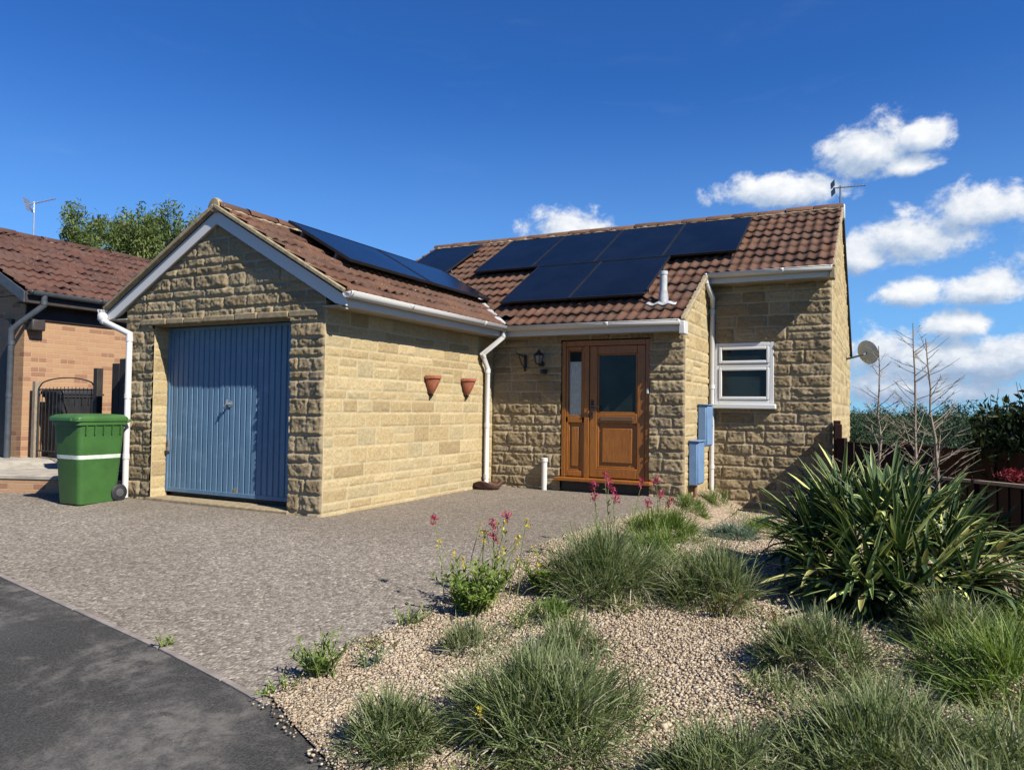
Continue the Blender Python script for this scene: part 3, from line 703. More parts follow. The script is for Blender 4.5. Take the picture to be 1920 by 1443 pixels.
# gutters
def gutter(p, q, drop=0, r=.058, m=WHITE, parent=house):
    p, q = Vector(p), Vector(q); d = (q-p).normalized(); s = d.cross(Vector((0, 0, 1))).normalized()
    prof = []
    for j in range(13): th = math.pi*j/12; prof.append((-r*math.cos(th), -r*1.05*math.sin(th)))
    inner = [((r-.005)*math.cos(math.pi*j/12), -(r*1.05-.005)*math.sin(math.pi*j/12)) for j in range(13)]
    lip = [(r+.004, .004), (r-.007, .004)]; lip2 = [(-r+.007, .004), (-r-.004, .004)]
    full = prof+lip+inner+lip2
    mb = MB(); mb.loft([[e+s*x+Vector((0, 0, z)) for x, z in full] for e in (p, q)], cap=False)
    L = (q-p).length
    # end caps
    for e, sg in ((p, 1), (q, -1)):
        mb.add([e+d*sg*.004+s*x+Vector((0, 0, z)) for x, z in prof], [tuple(range(13))])
        mb.loft([[e+d*sg*t_+s*x*1.05+Vector((0, 0, z*1.05+.003)) for x, z in prof] for t_ in (-.004, .035)], cap=False, close=False)
    # union brackets
    k = max(1, int(L/1.6))
    for i in range(k):
        cpt = p+d*(L*(i+.62)/k)
        mb.loft([[cpt+d*t_+s*x*1.09+Vector((0, 0, z*1.09+.004)) for x, z in prof] for t_ in (-.03, .03)], cap=False, close=False)
    o = mb.build('gutter', m, parent, smooth=True, angle=50)
    sl_ = o.modifiers.new('solid', 'SOLIDIFY'); sl_.thickness = .002
    return o
gz = ZE-.02
gutter((XE+.02, yv-.03, gz), (XE+.02, YE1-.02, gz))
gutter((XE-.04, YE1-.02, gz-.002), (b+.0, YE1-.02, gz-.002))
gutter((b+.01, YE2-.02, zmain(YE2)-.02), (c+.02, YE2-.02, zmain(YE2)-.02))
gutter((XL-.02, y1+1.4, gz), (XL-.02, yv-.05, gz))
def downpipe(path, collars=(), r=.036, m=WHITE, parent=house, name='downpipe'):
    mb = MB(); mb.tube(path, r, 14)
    for (i, t_) in collars:
        p = Vector(path[i]).lerp(Vector(path[i+1]), t_); d = (Vector(path[i+1])-Vector(path[i])).normalized()
        mb.tube([p-d*.03, p+d*.03], r*1.16, 14)
    return mb.build(name, m, parent, smooth=True, angle=50)
downpipe([(XE+.0, YE1-.02, gz-.03), (XE+.0, YE1-.02, gz-.14), (gr+.075, y1-.46, gz-.40), (gr+.075, y1-.30, gz-.60), (gr+.075, y1-.30, .42), (gr+.11, y1-.36, .37)], [(0, .8), (3, .02), (3, .5), (3, .95), (2, .05)])
downpipe([(b+.03, YE2-.02, zmain(YE2)-.06), (b+.03, YE2-.02, zmain(YE2)-.15), (b+.10, YE2+.06, zmain(YE2)-.36), (b+.06, y2-.05, zmain(YE2)-.48), (b+.06, y2-.05, .08)], [(0, .8), (3, .02), (3, .4), (3, .8)])
downpipe([(XL-.02, yv-.02, gz-.03), (XL-.02, yv-.02, gz-.14), (gl+.14, y0-.06, gz-.32), (gl+.14, y0-.06, .345)], [(0, .8), (2, .03), (2, .38), (2, .75), (1, .04)])
MB().lathe([(.05, -.05), (.062, -.03), (.062, .03), (.05, .05)], (XL-.02, yv-.02, gz-.09), 14).build('gutter_outlet', WHITE, house, smooth=True)

# ---- garage door
per = .088; x = ol+.02; prof = []
while x < orr-.02-1e-6:
    for dx_, dy_ in ((0, 0), (.062, 0), (.070, .014), (.080, .014)):
        if x+dx_ < orr-.02: prof.append((x+dx_, YD+dy_))
    x += per
prof.append((orr-.02, YD))
zb0, zb1 = .425, zl-.012
mb = MB(); n = len(prof)
mb.add([(px, py, zb0) for px, py in prof]+[(px, py, zb1) for px, py in prof], [(i, i+1, i+1+n, i+n) for i in range(n-1)])
gd = mb.build('garage_door', BLUE, house)
mb = MB(); mb.box(ol+.003, ol+.045, YD-.012, YD+.03, zb0, zb1).box(orr-.045, orr-.003, YD-.012, YD+.03, zb0, zb1).box(ol+.046, orr-.046, YD-.010, YD+.03, zb1-.035, zb1)
mb.box(ol+.046, orr-.046, YD-.006, YD+.03, zb0, zb0+.05)
mb.build('door_frame', BLUE, gd, bevel=.004)
hx, hz = -6.779, 1.50
mb = MB(); mb.lathe([(.004, -.002), (.038, -.002), (.038, .006), (.02, .010)], (hx, YD-.008, hz), 16, 'y'); mb.tube([(hx, YD-.005, hz), (hx, YD-.055, hz)], .012, 10)
mb.tube([(hx+.012, YD-.055, hz+.05), (hx+.004, YD-.06, hz), (hx-.05, YD-.055, hz-.055)], [.009, .012, .008], 8)
mb.build('handle', ALU, gd, smooth=True)
mb = MB(); mb.box(ol+.055, ol+.075, YD-.03, YD-.002, .90, 1.06).box(ol+.048, ol+.085, YD-.045, YD-.012, .915, .96)
mb.build('bolt', GALV, gd, bevel=.004)
MB().box(-6.69, -6.64, YD-.004, YD-.001, .445, .53).build('paint_chip', MORTAR, gd)
MB().box(ol, orr, YD+.06, YD+.08, .3, zl).build('garage_interior_backing', DARKTRIM, gd)

# ---- front door with sidelight
fd = MB(); YF = y1-.0          # frame face
zt = 2.455; zb = .535
f0, f1 = YF+.005, YF+.085
xm0, xm1 = -3.74, -3.665        # mullion
fd.box(dl+.002, dl+.065, f0, f1, zb, zt).box(dr-.065, dr-.002, f0, f1, zb, zt).box(dl+.0655, dr-.0655, f0, f1, zt-.075, zt).box(xm0, xm1, f0, f1, zb+.0, zt-.0755)
front = fd.build('front_door', DOORWOOD, house, bevel=.006)
# leaf
lx0, lx1 = xm1+.004, dr-.069; lf = f0+.012
mb = MB(); mb.box(lx0, lx0+.115, lf, lf+.06, zb+.012, zt-.08).box(lx1-.115, lx1, lf, lf+.06, zb+.012, zt-.08)
mb.box(lx0+.1155, lx1-.1155, lf, lf+.06, zt-.19, zt-.08).box(lx0+.1155, lx1-.1155, lf, lf+.06, 1.30, 1.435).box(lx0+.1155, lx1-.1155, lf, lf+.06, zb+.012, zb+.15)
mb.build('door_leaf', DOORWOOD, front, bevel=.008)
def beading(x0_, x1_, z0_, z1_, y_, w=.022, pr=.010, parent=front):
    mb = MB(); mb.box(x0_, x0_+w, y_-pr, y_+.01, z0_, z1_).box(x1_-w, x1_, y_-pr, y_+.01, z0_, z1_).box(x0_+w, x1_-w, y_-pr+.001, y_+.01, z0_, z0_+w).box(x0_+w, x1_-w, y_-pr+.001, y_+.01, z1_-w, z1_)
    return mb.build('beading', DOORWOOD, parent, bevel=.006)
px0, px1 = lx0+.116, lx1-.116
MB().box(px0-.01, px1+.01, lf+.025, lf+.035, 1.43, zt-.185).build('pane', GLASS, front)
beading(px0, px1, 1.4355, zt-.1905, lf+.022)
MB().box(px0-.01, px1+.01, lf+.03, lf+.04, zb+.14, 1.31).build('panel', DOORWOOD, front)
MB().box(px0+.07, px1-.07, lf+.012, lf+.029, zb+.22, 1.23).build('panel', DOORWOOD, front, bevel=.014)
beading(px0, px1, zb+.1505, 1.2995, lf+.022)
MB().box(px0+.05, px1-.05, lf-.014, lf-.001, 1.335, 1.392).build('letterbox', simple('bronze', (.10, .055, .025), .4, .1, 6, .5, .02), front, bevel=.004)
mb = MB(); mb.box(lx0+.022, lx0+.058, lf-.014, lf-.001, 1.37, 1.62); mb.tube([(lx0+.04, lf-.01, 1.53), (lx0+.04, lf-.05, 1.53), (lx0+.15, lf-.05, 1.525)], .010, 8)
mb.build('handle', BLACKP, front, bevel=.003)
# sidelight
sx0, sx1 = dl+.066, xm0-.001
mb = MB(); mb.box(sx0, sx1, lf, lf+.05, 1.30, 1.385).box(sx0, sx0+.035, lf, lf+.05, zb+.01, zt-.08).box(sx1-.035, sx1, lf, lf+.05, zb+.01, zt-.08).box(sx0+.0355, sx1-.0355, lf, lf+.05, zt-.135, zt-.08).box(sx0+.0355, sx1-.0355, lf, lf+.05, zb+.01, zb+.09)
mb.build('sidelight_frame', DOORWOOD, front, bevel=.006)
MB().box(sx0+.03, sx1-.03, lf+.022, lf+.03, 1.38, 2.16).build('sidelight_pane', FROST, front)
MB().box(sx0+.03, sx1-.03, lf+.022, lf+.03, 2.161, zt-.13).build('sidelight_pane', GLASS, front)  # top of the sidelight in dark glass, standing in for shade and missing reflection
beading(sx0+.0355, sx1-.0355, 1.3855, zt-.1355, lf+.020, .016)
MB().box(sx0+.03, sx1-.03, lf+.03, lf+.04, zb+.08, 1.31).build('panel', DOORWOOD, front)
beading(sx0+.0355, sx1-.0355, zb+.0905, 1.2995, lf+.022, .018)
MB().box(sx0+.085, sx1-.085, lf+.014, lf+.029, zb+.15, 1.24).build('panel', DOORWOOD, front, bevel=.01)
MB().box(dl-.05, dr+.04, y1-.12, y1+.08, zb-.05, zb-.002).build('sill', DOORWOOD, front, bevel=.008)
MB().box(dl+.005, dr-.005, y1+.012, y1+.10, .2, zb-.052).build('step_riser', DARKTRIM, front)
MB().box(dl+.02, dr-.02, y1+.10, y1+.11, .3, zt).build('door_backing', DARKTRIM, front)
MB().box(dr-.045, dr-.015, f0-.02, f0-.001, 1.71, 1.785).build('doorbell', WHITE_W, front, bevel=.006)

# ---- white window
wx0, wx1, wz0, wz1 = -2.222, -1.388, 1.60, 2.492; wy = y2-.022
mb = MB(); fw = .058
mb.box(wx0, wx0+fw, wy, wy+.07, wz0, wz1).box(wx1-fw, wx1, wy, wy+.07, wz0, wz1).box(wx0+fw+.0005, wx1-fw-.0005, wy, wy+.07, wz1-fw, wz1).box(wx0+fw+.0005, wx1-fw-.0005, wy, wy+.07, wz0, wz0+fw).box(wx0+fw+.0005, wx1-fw-.0005, wy, wy+.07, 2.13, 2.185)
win = mb.build('window', WHITE_W, house, bevel=.008)
for z0_, z1_ in ((2.188, wz1-fw-.003), (wz0+fw+.003, 2.127)):
    a0, a1 = wx0+fw+.003, wx1-fw-.003; w_ = .042
    mb = MB(); mb.box(a0, a0+w_, wy-.012, wy+.05, z0_, z1_).box(a1-w_, a1, wy-.012, wy+.05, z0_, z1_).box(a0+w_+.0005, a1-w_-.0005, wy-.012, wy+.05, z0_, z0_+w_).box(a0+w_+.0005, a1-w_-.0005, wy-.012, wy+.05, z1_-w_, z1_)
    mb.build('sash', WHITE_W, win, bevel=.009)
    MB().box(a0+w_-.008, a1-w_+.008, wy+.02, wy+.028, z0_+w_-.008, z1_-w_+.008).build('pane', GLASS, win)
MB().box(wx0-.02, wx1+.035, y2-.115, y2+.03, wz0-.075, wz0-.002).build('sill', WHITE_W, win, bevel=.012)
MB().box(wx0-.002, wx1+.002, y2+.045, y2+.06, wz0-.05, wz1+.01).build('window_backing', DARKTRIM, win)

# roof vent pipe with lead slate
vx, vy = -2.69, 9.90; vz = zmain(vy)
vent = thing('vent_pipe', (vx, vy, vz), 'short grey vent pipe with a pale lead collar on the tiles beside the solar panels', 'vent pipe')
MB().lathe([(.052, -.1), (.052, .36), (.060, .362), (.060, .41), (.03, .415)], (vx, vy, vz), 18).build('pipe', VENTGREY, vent, smooth=True)
MB().lathe([(.075, -.06), (.068, .05), (.056, .14)], (vx, vy, vz), 16).build('collar', LEAD, vent, smooth=True)
mb = MB(); nn_ = 13
vs_ = []
for j in range(nn_):
    xx = vx-.21+.42*j/(nn_-1); wv = .029*(.5+.5*math.cos(2*math.pi*(xx-m0)/.15))**1.25
    for s_ in (-.19, -.11): vs_.append((xx, vy+s_*cs, zmain(vy+s_*cs)+wv+.012))
mb.add(vs_, [(2*j, 2*j+2, 2*j+3, 2*j+1) for j in range(nn_-1)])
apr = mb.build('lead_apron', LEAD, vent, smooth=True)
sl_ = apr.modifiers.new('solid', 'SOLIDIFY'); sl_.thickness = .008

# ------------------------------------------------------------------ solar panels
def solar(name_loc, A, S, w, h, label, group):
    """lower-left corner, across and up-slope unit vectors"""
    O = Vector(name_loc); A = Vector(A); S = Vector(S); N = A.cross(S)
    t = thing('solar_panel', O, label, 'solar panel', group)
    O = O + N*.085; fw_ = .014; th = .035
    mb = MB()
    mb.obox(O, A*w, S*fw_, N*th); mb.obox(O+S*(h-fw_), A*w, S*fw_, N*th)
    mb.obox(O+S*fw_, A*fw_, S*(h-2*fw_), N*th); mb.obox(O+S*fw_+A*(w-fw_), A*fw_, S*(h-2*fw_), N*th)
    mb.obox(O+S*fw_+A*fw_, A*(w-2*fw_), S*(h-2*fw_), N*.004)
    mb.build('frame', BLACKF, t)
    mb = MB(); mb.obox(O+S*fw_+A*fw_+N*.006, A*(w-2*fw_), S*(h-2*fw_), N*.024)
    mb.build('glass', CELL, t)
    for k in (.2, .75): MB().obox(O+S*(h*k)-N*.075+A*.02, A*(w-.04), S*.035, N*.070).build('mounting_rail', GALV, t)
    return t
SP = (0, cs, sn); G1 = 'black solar panels on the main roof slope'; G2 = 'black solar panels on the garage roof slope'
ordn = ['panel, leftmost of the upper row of four, over bare tiles', 'panel, second from left in the upper row, above the lower pair',
        'panel, third from left in the upper row, above the lower pair', 'panel, rightmost of the upper row of four, nearest the ridge aerial']
for k in range(4): solar((-6.50+1.14*k, 11.33, zmain(11.33)), (1, 0, 0), SP, 1.128, 1.74, 'black solar '+ordn[k], G1)
for k in range(2): solar((-5.22+1.14*k, 9.92, zmain(9.92)), (1, 0, 0), SP, 1.128, 1.60, ['black solar panel of the lower pair, the one toward the roof valley', 'black solar panel of the lower pair, the one next to the vent pipe'][k], G1)
solar((-8.28, 11.33, zmain(11.33)), (1, 0, 0), SP, 1.128, 1.72, 'black solar panel standing alone at the far left end of the main roof', G1)
SG = (-cs, 0, sn)
for k in range(2): solar((-5.64, 6.78+1.76*k, zgar(-5.64)), (0, 1, 0), SG, 1.745, 1.128, ['black solar panel on the garage roof, the one nearer the white gable boards', 'black solar panel on the garage roof, the one nearer the roof valley'][k], G2)

# ------------------------------------------------------------------ things fixed to the house
# terracotta wall pots
def wall_pot():
    t = thing('wall_planter', (gr+.02, 7.91, 1.66), 'terracotta half-round wall pot on the garage wall, the one farther from the downpipe', 'wall planter', 'terracotta wall pots')
    prof = [(.030, 0), (.045, .015), (.085, .09), (.118, .17), (.125, .195), (.138, .198), (.138, .232), (.122, .234)]
    loops = []
    for r_, h_ in prof:
        loops.append([(gr+.025+r_*math.sin(math.pi*j/14)*1.0, 7.91-r_*math.cos(math.pi*j/14), 1.66+h_) for j in range(15)])
    mb = MB(); mb.loft(loops, cap=True)
    mb.build('pot', TERRA, t, smooth=True)
    mb = MB(); mb.tube([(gr+.02, 7.91, 1.70), (gr+.055, 7.91, 1.655), (gr+.03, 7.91, 1.62)], .014, 8); mb.box(gr+.005, gr+.03, 7.895, 7.925, 1.60, 1.68)
    mb.build('bracket', IRON, t)
    mb = MB(); mb.add([(gr+.026+.119*math.sin(math.pi*j/14), 7.91-.119*math.cos(math.pi*j/14), 1.66+.222) for j in range(15)], [tuple(range(15))])
    mb.build('soil', BARK_D, t)
    return t
pot = wall_pot(); pot2 = copy_tree(pot); pot2.location.y += .90
pot2['label'] = 'terracotta half-round wall pot on the garage wall, the one beside the white downpipe'
# lantern
lx, ly = -4.375, y1-.03
t = thing('wall_lantern', (lx, ly, 2.0), 'small black coach lantern on the stone wall left of the front door', 'wall light')
MB().lathe([(.03, -.003), (.04, 0), (.04, .01), (.02, .015)], (lx, ly-.012, 2.13), 12, 'y').build('back_plate', IRON, t, smooth=True)
mb = MB(); mb.tube([(lx, ly-.01, 2.13), (lx, ly-.09, 2.10), (lx, ly-.12, 2.13)], .009, 8); mb.build('arm', IRON, t, smooth=True)
mb = MB(); mb.lathe([(.03, 2.115), (.045, 2.125), (.047, 2.13), (.03, 2.135)], (lx, ly-.12, 0), 6); mb.lathe([(.085, 2.245), (.065, 2.275), (.03, 2.30), (.014, 2.32), (.004, 2.345)], (lx, ly-.12, 0), 6)
for j in range(6):
    th = 2*math.pi*j/6; mb.tube([(lx+.044*math.cos(th), ly-.12+.044*math.sin(th), 2.13), (lx+.072*math.cos(th), ly-.12+.072*math.sin(th), 2.25)], .005, 5)
mb.build('cage', IRON, t)
MB().lathe([(.038, 2.136), (.064, 2.244)], (lx, ly-.12, 0), 6).build('glazing', simple('lamp_glass', (.16, .17, .16), .12, .2, 9), t)
mb = MB(); mb.box(lx-.01, lx+.07, ly-.055, ly+.02, 1.99, 2.05); mb.lathe([(.03, -.03), (.028, .0), (.01, .012)], (lx+.03, ly-.06, 2.02), 10, 'y')
mb.build('motion_sensor', BLACKP, t, bevel=.008)
# wrought bracket
t = thing('hanging_bracket', (-4.66, y1-.02, 2.1), 'black wrought iron hanging bracket on the wall between the downpipe and the lantern', 'bracket')
mb = MB(); mb.box(-4.662, -4.632, y1-.045, y1-.0, 2.03, 2.27)
mb.build('wall_plate', IRON, t, bevel=.004)
mb = MB(); mb.tube([(-4.65, y1-.04, 2.24), (-4.66, y1-.14, 2.255), (-4.68, y1-.25, 2.28), (-4.69, y1-.27, 2.33), (-4.69, y1-.24, 2.345)], .009, 8); mb.tube([(-4.65, y1-.04, 2.08), (-4.66, y1-.13, 2.14), (-4.67, y1-.20, 2.26)], .008, 8)
mb.build('arm', IRON, t, smooth=True)
# meter boxes
def meter(yc, zc, label):
    w, h, d = .40, .58, .115
    x0_ = b+.018
    t = thing('meter_box', (x0_, yc, zc-h/2), label, 'meter box', 'blue meter boxes on the porch wall')
    MB().box(x0_, x0_+d, yc-w/2, yc+w/2, zc-h/2, zc+h/2).build('case', METERB, t, bevel=.012)
    MB().box(x0_+d+.001, x0_+d+.014, yc-w/2+.02, yc+w/2-.02, zc-h/2+.02, zc+h/2-.02).build('door', METERB, t, bevel=.006)
    MB().lathe([(.012, 0), (.012, .006), (.005, .008)], (x0_+d+.014, yc+w/2-.06, zc), 10, 'x').build('lock', GALV, t)
    MB().obox((x0_-.0, yc-w/2-.012, zc+h/2+.001), (d+.03, 0, -.004), (0, w+.024, 0), (0, 0, .014)).build('hood', METERB, t, bevel=.004)
    return t
meter(9.96, .79, 'powder blue meter box low on the porch wall, above the brown pipe')
meter(10.50, 1.28, 'powder blue meter box higher on the porch wall, beside the white downpipe')
tag(MB().tube([(b+.07, 9.93, .49), (b+.07, 9.93, .10)], .028, 12).build('service_pipe', COPPER, smooth=True), 'brown service pipe running into the ground below the lower blue box', 'pipe')
tag(MB().tube([(-4.30, y1-.075, .30), (-4.30, y1-.075, .74)], .040, 14).lathe([(.048, 0), (.048, .05), (.04, .055)], (-4.30, y1-.075, .735), 14).build('waste_pipe', WHITE, smooth=True), 'short white upright pipe against the stone wall left of the front door', 'pipe')
# gully below the downpipe
gx_, gy_ = gr+.16, y1-.42
t = thing('drain_gully', (gx_, gy_, .33), 'broken brown clay gully pot lying below the central downpipe', 'drain')
mb = MB(); loops = []
for r_, h_ in ((.12, 0), (.17, .05), (.185, .11), (.165, .115), (.13, .05), (.09, .03)):
    loops.append([(gx_+r_*1.25*math.cos(a_), gy_+r_*math.sin(a_), .325+h_*(1+.22*math.sin(3*a_))) for a_ in [2*math.pi*j/20 for j in range(20)]])
mb.loft(loops, cap=True); mb.build('bowl', CLAY, t, smooth=True)
MB().lathe([(.10, 0), (.10, .012)], (gx_, gy_, .356), 16).build('grate', IRON, t)
MB().obox((gx_-.26, gy_-.14, .33), (.12, .03, .02), (-.02, .10, 0), (0, 0, .035)).build('tile_shard', CLAY, t, bevel=.006)
# satellite dish
dx_, dy_, dz_ = -.10, 14.9, 2.62
t = thing('satellite_dish', (c, 15.2, 2.4), 'grey round satellite dish on the right gable wall of the bungalow', 'satellite dish')
axis_d = Vector((.50, .78, .34)).normalized(); aa = axis_d.cross(Vector((0, 0, 1))).normalized(); bb_ = aa.cross(axis_d)
ctr = Vector((-.26, 15.1, 2.60))
loops = []
for r_, dp in ((.02, 0), (.08, .006), (.15, .022), (.215, .047), (.22, .046), (.15, .012), (.02, -.012)):
    loops.append([ctr+axis_d*dp+aa*r_*math.cos(th)*.94+bb_*r_*math.sin(th)*1.04 for th in [2*math.pi*j/28 for j in range(28)]])
MB().loft(loops, cap=True).build('reflector', DISHM, t, smooth=True)
mb = MB(); mb.tube([ctr-axis_d*.02, ctr-axis_d*.10, (c+.10, 15.2, 2.52), (c+.01, 15.2, 2.50)], .018, 8); mb.box(c+.0, c+.02, 15.14, 15.26, 2.42, 2.60); mb.build('mount', GALV, t)
lnb = ctr+axis_d*.30-bb_*.16
mb = MB(); mb.tube([ctr-bb_*.21-axis_d*.01, ctr-bb_*.22+axis_d*.14, lnb], .009, 7); mb.build('feed_arm', GALV, t)
MB().tube([lnb+axis_d*.02, lnb-axis_d*.07], .026, 10).build('feed_horn', BLACKP, t)
# house aerial
def aerial(base, h, d, label, L=.62, elem=.17, m=GALV):
    base = Vector(base); d = Vector(d).normalized(); t = thing('tv_aerial', base, label, 'tv aerial')
    MB().tube([base-Vector((0, 0, .1)), base+Vector((0, 0, h))], .013, 8).build('mast', m, t, smooth=True)
    p0 = base+Vector((0, 0, h-.03))-d*.12; s = d.cross(Vector((0, 0, 1))).normalized(); bv = s.cross(d)
    mb = MB(); mb.tube([p0, p0+d*L], .010, 8)
    mb.build('boom', m, t)
    mb = MB()
    for k in range(9):
        q = p0+d*(.08+(L-.1)*k/8); e = elem*(.55-.02*k); mb.tube([q-s*e/2, q+s*e/2], .004, 5)
    mb.build('directors', m, t)
    mb = MB()
    for k in (-1, 1): mb.obox(p0+bv*.015*k-s*elem*.7+d*0, s*elem*1.4, bv*.10*k, d*.006)
    mb.build('reflector', m, t)
    return t
aerial((c+.0, ym+.05, zr+.03), .33, (.93, .30, .06), 'dark tv aerial on a short mast at the right end of the bungalow ridge', .52)
MB().box(c+.035, c+.075, ym-.06, ym+.06, zr-.22, zr+.02).build('aerial_bracket_cap', WHITE, house, bevel=.01)

# ------------------------------------------------------------------ wheelie bins
def rrect(cx, cy_, w, d, r, z, n=5):
    pts = []
    for (sx, sy_, a0) in ((1, 1, 0), (-1, 1, 90), (-1, -1, 180), (1, -1, 270)):
        for k in range(n+1):
            a_ = math.radians(a0+90*k/n); pts.append((cx+sx*(w/2-r)+r*math.cos(a_), cy_+sy_*(d/2-r)+r*math.sin(a_), z))
    return pts
def wheelie(loc, label, body_m, lid_m, stripe=True, rot=0):
    """front faces -Y, wheels at +Y"""
    t = thing('wheelie_bin', loc, label, 'wheelie bin')
    X0, Y0, Z0 = loc
    P = lambda w, d, r, z, oy=0: rrect(X0, Y0+oy, w*.88, d*.88, r, Z0+z)
    mb = MB(); mb.loft([P(.44, .52, .05, .0), P(.455, .535, .06, .03), P(.545, .645, .055, .84), P(.555, .655, .05, .90), P(.59, .70, .05, .905), P(.59, .70, .05, .955)], cap=True)
    body = mb.build('body', body_m, t, smooth=True, angle=55)
    mb = MB(); mb.loft([P(.615, .735, .05, .948, -.012), P(.625, .745, .055, .985, -.012), P(.605, .725, .06, 1.0, -.012), P(.55, .66, .08, 1.022, -.005), P(.35, .42, .09, 1.032, 0)], cap=True)
    mb.box(X0-.19, X0+.19, Y0-.36, Y0-.325, Z0+.955, Z0+.985)
    lid = mb.build('lid', lid_m, t, smooth=True, angle=45)
    mb = MB(); mb.tube([(X0-.22, Y0+.30, Z0+.93), (X0-.22, Y0+.355, Z0+.955), (X0+.22, Y0+.355, Z0+.955), (X0+.22, Y0+.30, Z0+.93)], .016, 9)
    mb.build('handle', body_m, t, smooth=True)
    for sx in (-1, 1):
        mb = MB(); mb.lathe([(.02, -.024), (.085, -.024), (.100, -.016), (.100, .016), (.085, .024), (.02, .024)], (X0+sx*.20, Y0+.245, Z0+.098), 24, 'x')
        wh = mb.build('wheel', BLACKP, t, smooth=True, angle=35)
        MB().lathe([(.01, .0), (.05, .0), (.046, .007*sx), (.01, .012*sx)], (X0+sx*(.20+.0245), Y0+.245, Z0+.098), 16, 'x').build('hub', simple('hub_grey', (.06, .06, .065), .5), wh)
    mb = MB(); mb.tube([(X0-.19, Y0+.245, Z0+.098), (X0+.19, Y0+.245, Z0+.098)], .014, 8); mb.build('axle', GALV, t)
    # moulded ribs under the rim
    mb = MB()
    for k in range(5):
        yy = Y0-.21+.105*k; mb.obox((X0+.236, yy-.006, Z0+.80), (.026, 0, .0), (0, .012, 0), (.008, 0, .10))
    mb.build('rim_ribs', body_m, body)
    if stripe:
        f = (.545-.455)/.81; zz = .515
        w_ = .88*(.455+f*(zz-.03))+.003; d_ = .88*(.535+(.11/.81)*(zz-.03))+.003; f *= .88
        mb = MB(); mb.loft([rrect(X0, Y0, w_, d_, .058, Z0+zz), rrect(X0, Y0, w_+f*.045, d_+.0061, .058, Z0+zz+.045)], cap=False)
        mb.build('stripe', STRIPE, body, smooth=True)
    return t
wheelie((-8.33, 5.47, float(H(-8.33, 5.5))+.006), 'bright green wheelie bin with a white painted stripe standing by the garage downpipe', GREENBIN, GREENBIN)
wheelie((-11.16, 7.02, .66), 'black wheelie bin standing behind the iron garden gate', BLACKP, BLACKP, False)

# ------------------------------------------------------------------ neighbour: brick bungalow
nbx, nby, nbz0, nbze, nbr = -11.6, 6.54, .55, 3.14, -14.1
TN = .5
nb = thing('brick_bungalow', (-14, 8.5, .6), 'orange brick bungalow with red-brown tiled roof and dark trim, at the left edge', 'house')
MB().box(nbx-5.2, nbx, nby, 15, -.2, nbze-.02).build('brick_wall', BRICK, nb)
mb = MB(); hw_ = nbx-nbr
mb.add([(nbx, nby-.0, nbze-.03), (nbr, nby, nbze+TN*hw_-.05), (nbr-hw_, nby, nbze-.03), (nbx, nby+.3, nbze-.03), (nbr, nby+.3, nbze+TN*hw_-.05), (nbr-hw_, nby+.3, nbze-.03)], [(0, 1, 2), (5, 4, 3), (0, 3, 4, 1), (1, 4, 5, 2)])
mb.build('gable', BRICK, nb)
cn = 1/math.hypot(1, TN); sn_ = TN*cn
xe = nbx+.25; ze_ = nbze+.03
tile_slope('roof', (xe, nby-.16, ze_), (0, 1, 0), (-cn, 0, sn_), 9, (xe-nbr)/cn, 14, m=TILE_N, parent=nb)
tile_slope('roof', (2*nbr-xe, 15.4, ze_), (0, -1, 0), (cn, 0, sn_), 9.02, (xe-nbr)/cn, 15, m=TILE_N, parent=nb)
zrn = ze_+TN*(xe-nbr)
ridge((nbr, nby-.16, zrn), (nbr, 15.4, zrn), parent=nb, m=TILE_N, seed=21)
mb = MB(); mb.add([(xe-.02, nby-.14, ze_-.05), (nbr, nby-.14, zrn-.05), (nbr, 15.3, zrn-.05), (xe-.02, 15.3, ze_-.05)], [(0, 3, 2, 1)]); mb.build('roof_underlay', DARKTRIM, nb)
MB().box(xe-.03, xe, nby-.15, 15.3, ze_-.20, ze_-.03).box(nbx+.005, xe-.031, nby-.15, 15.3, ze_-.20, ze_-.18).box(nbx+.004, nbx+.03, nby+.0, 15.3, ze_-.42, ze_-.201).build('fascia', DARKTRIM, nb)
for s_ in (1, -1):
    MB().obox((nbr, nby-.17, zrn-.20), (s_*(xe-nbr), 0, -(zrn-ze_)), (0, .025, 0), (0, 0, .16)).build('bargeboard', GREYPIPE, nb)
gutter((xe+.05, nby-.12, ze_-.03), (xe+.05, 15.2, ze_-.03), m=GREYPIPE, parent=nb)
downpipe([(xe+.05, nby+.10, ze_-.06), (xe+.05, nby+.10, ze_-.22), (nbx+.03, nby-.11, ze_-.52), (nbx-.04, nby-.16, ze_-.60), (nbx-.06, nby-.16, .6)], [(0, .8), (3, .1), (3, .5)], .042, GREYPIPE, nb)
mb = MB(); mb.box(nbx+.004, nbx+.16, nby+.02, nby+.22, ze_-.60, ze_-.43); mb.build('corbel', DARKTRIM, nb, bevel=.02)
# neighbour's front window edge and grey post by the frame edge
MB().box(nbx-.55, nbx-.25, nby-.055, nby-.004, .62, 2.75).build('front_door_frame', DARKTRIM, nb)
aerial((-14.1, 8.05, zrn+.05), .62, (.75, .55, .28), 'white tv aerial on a thin mast on the brick bungalow ridge', .5, .2, ALU)

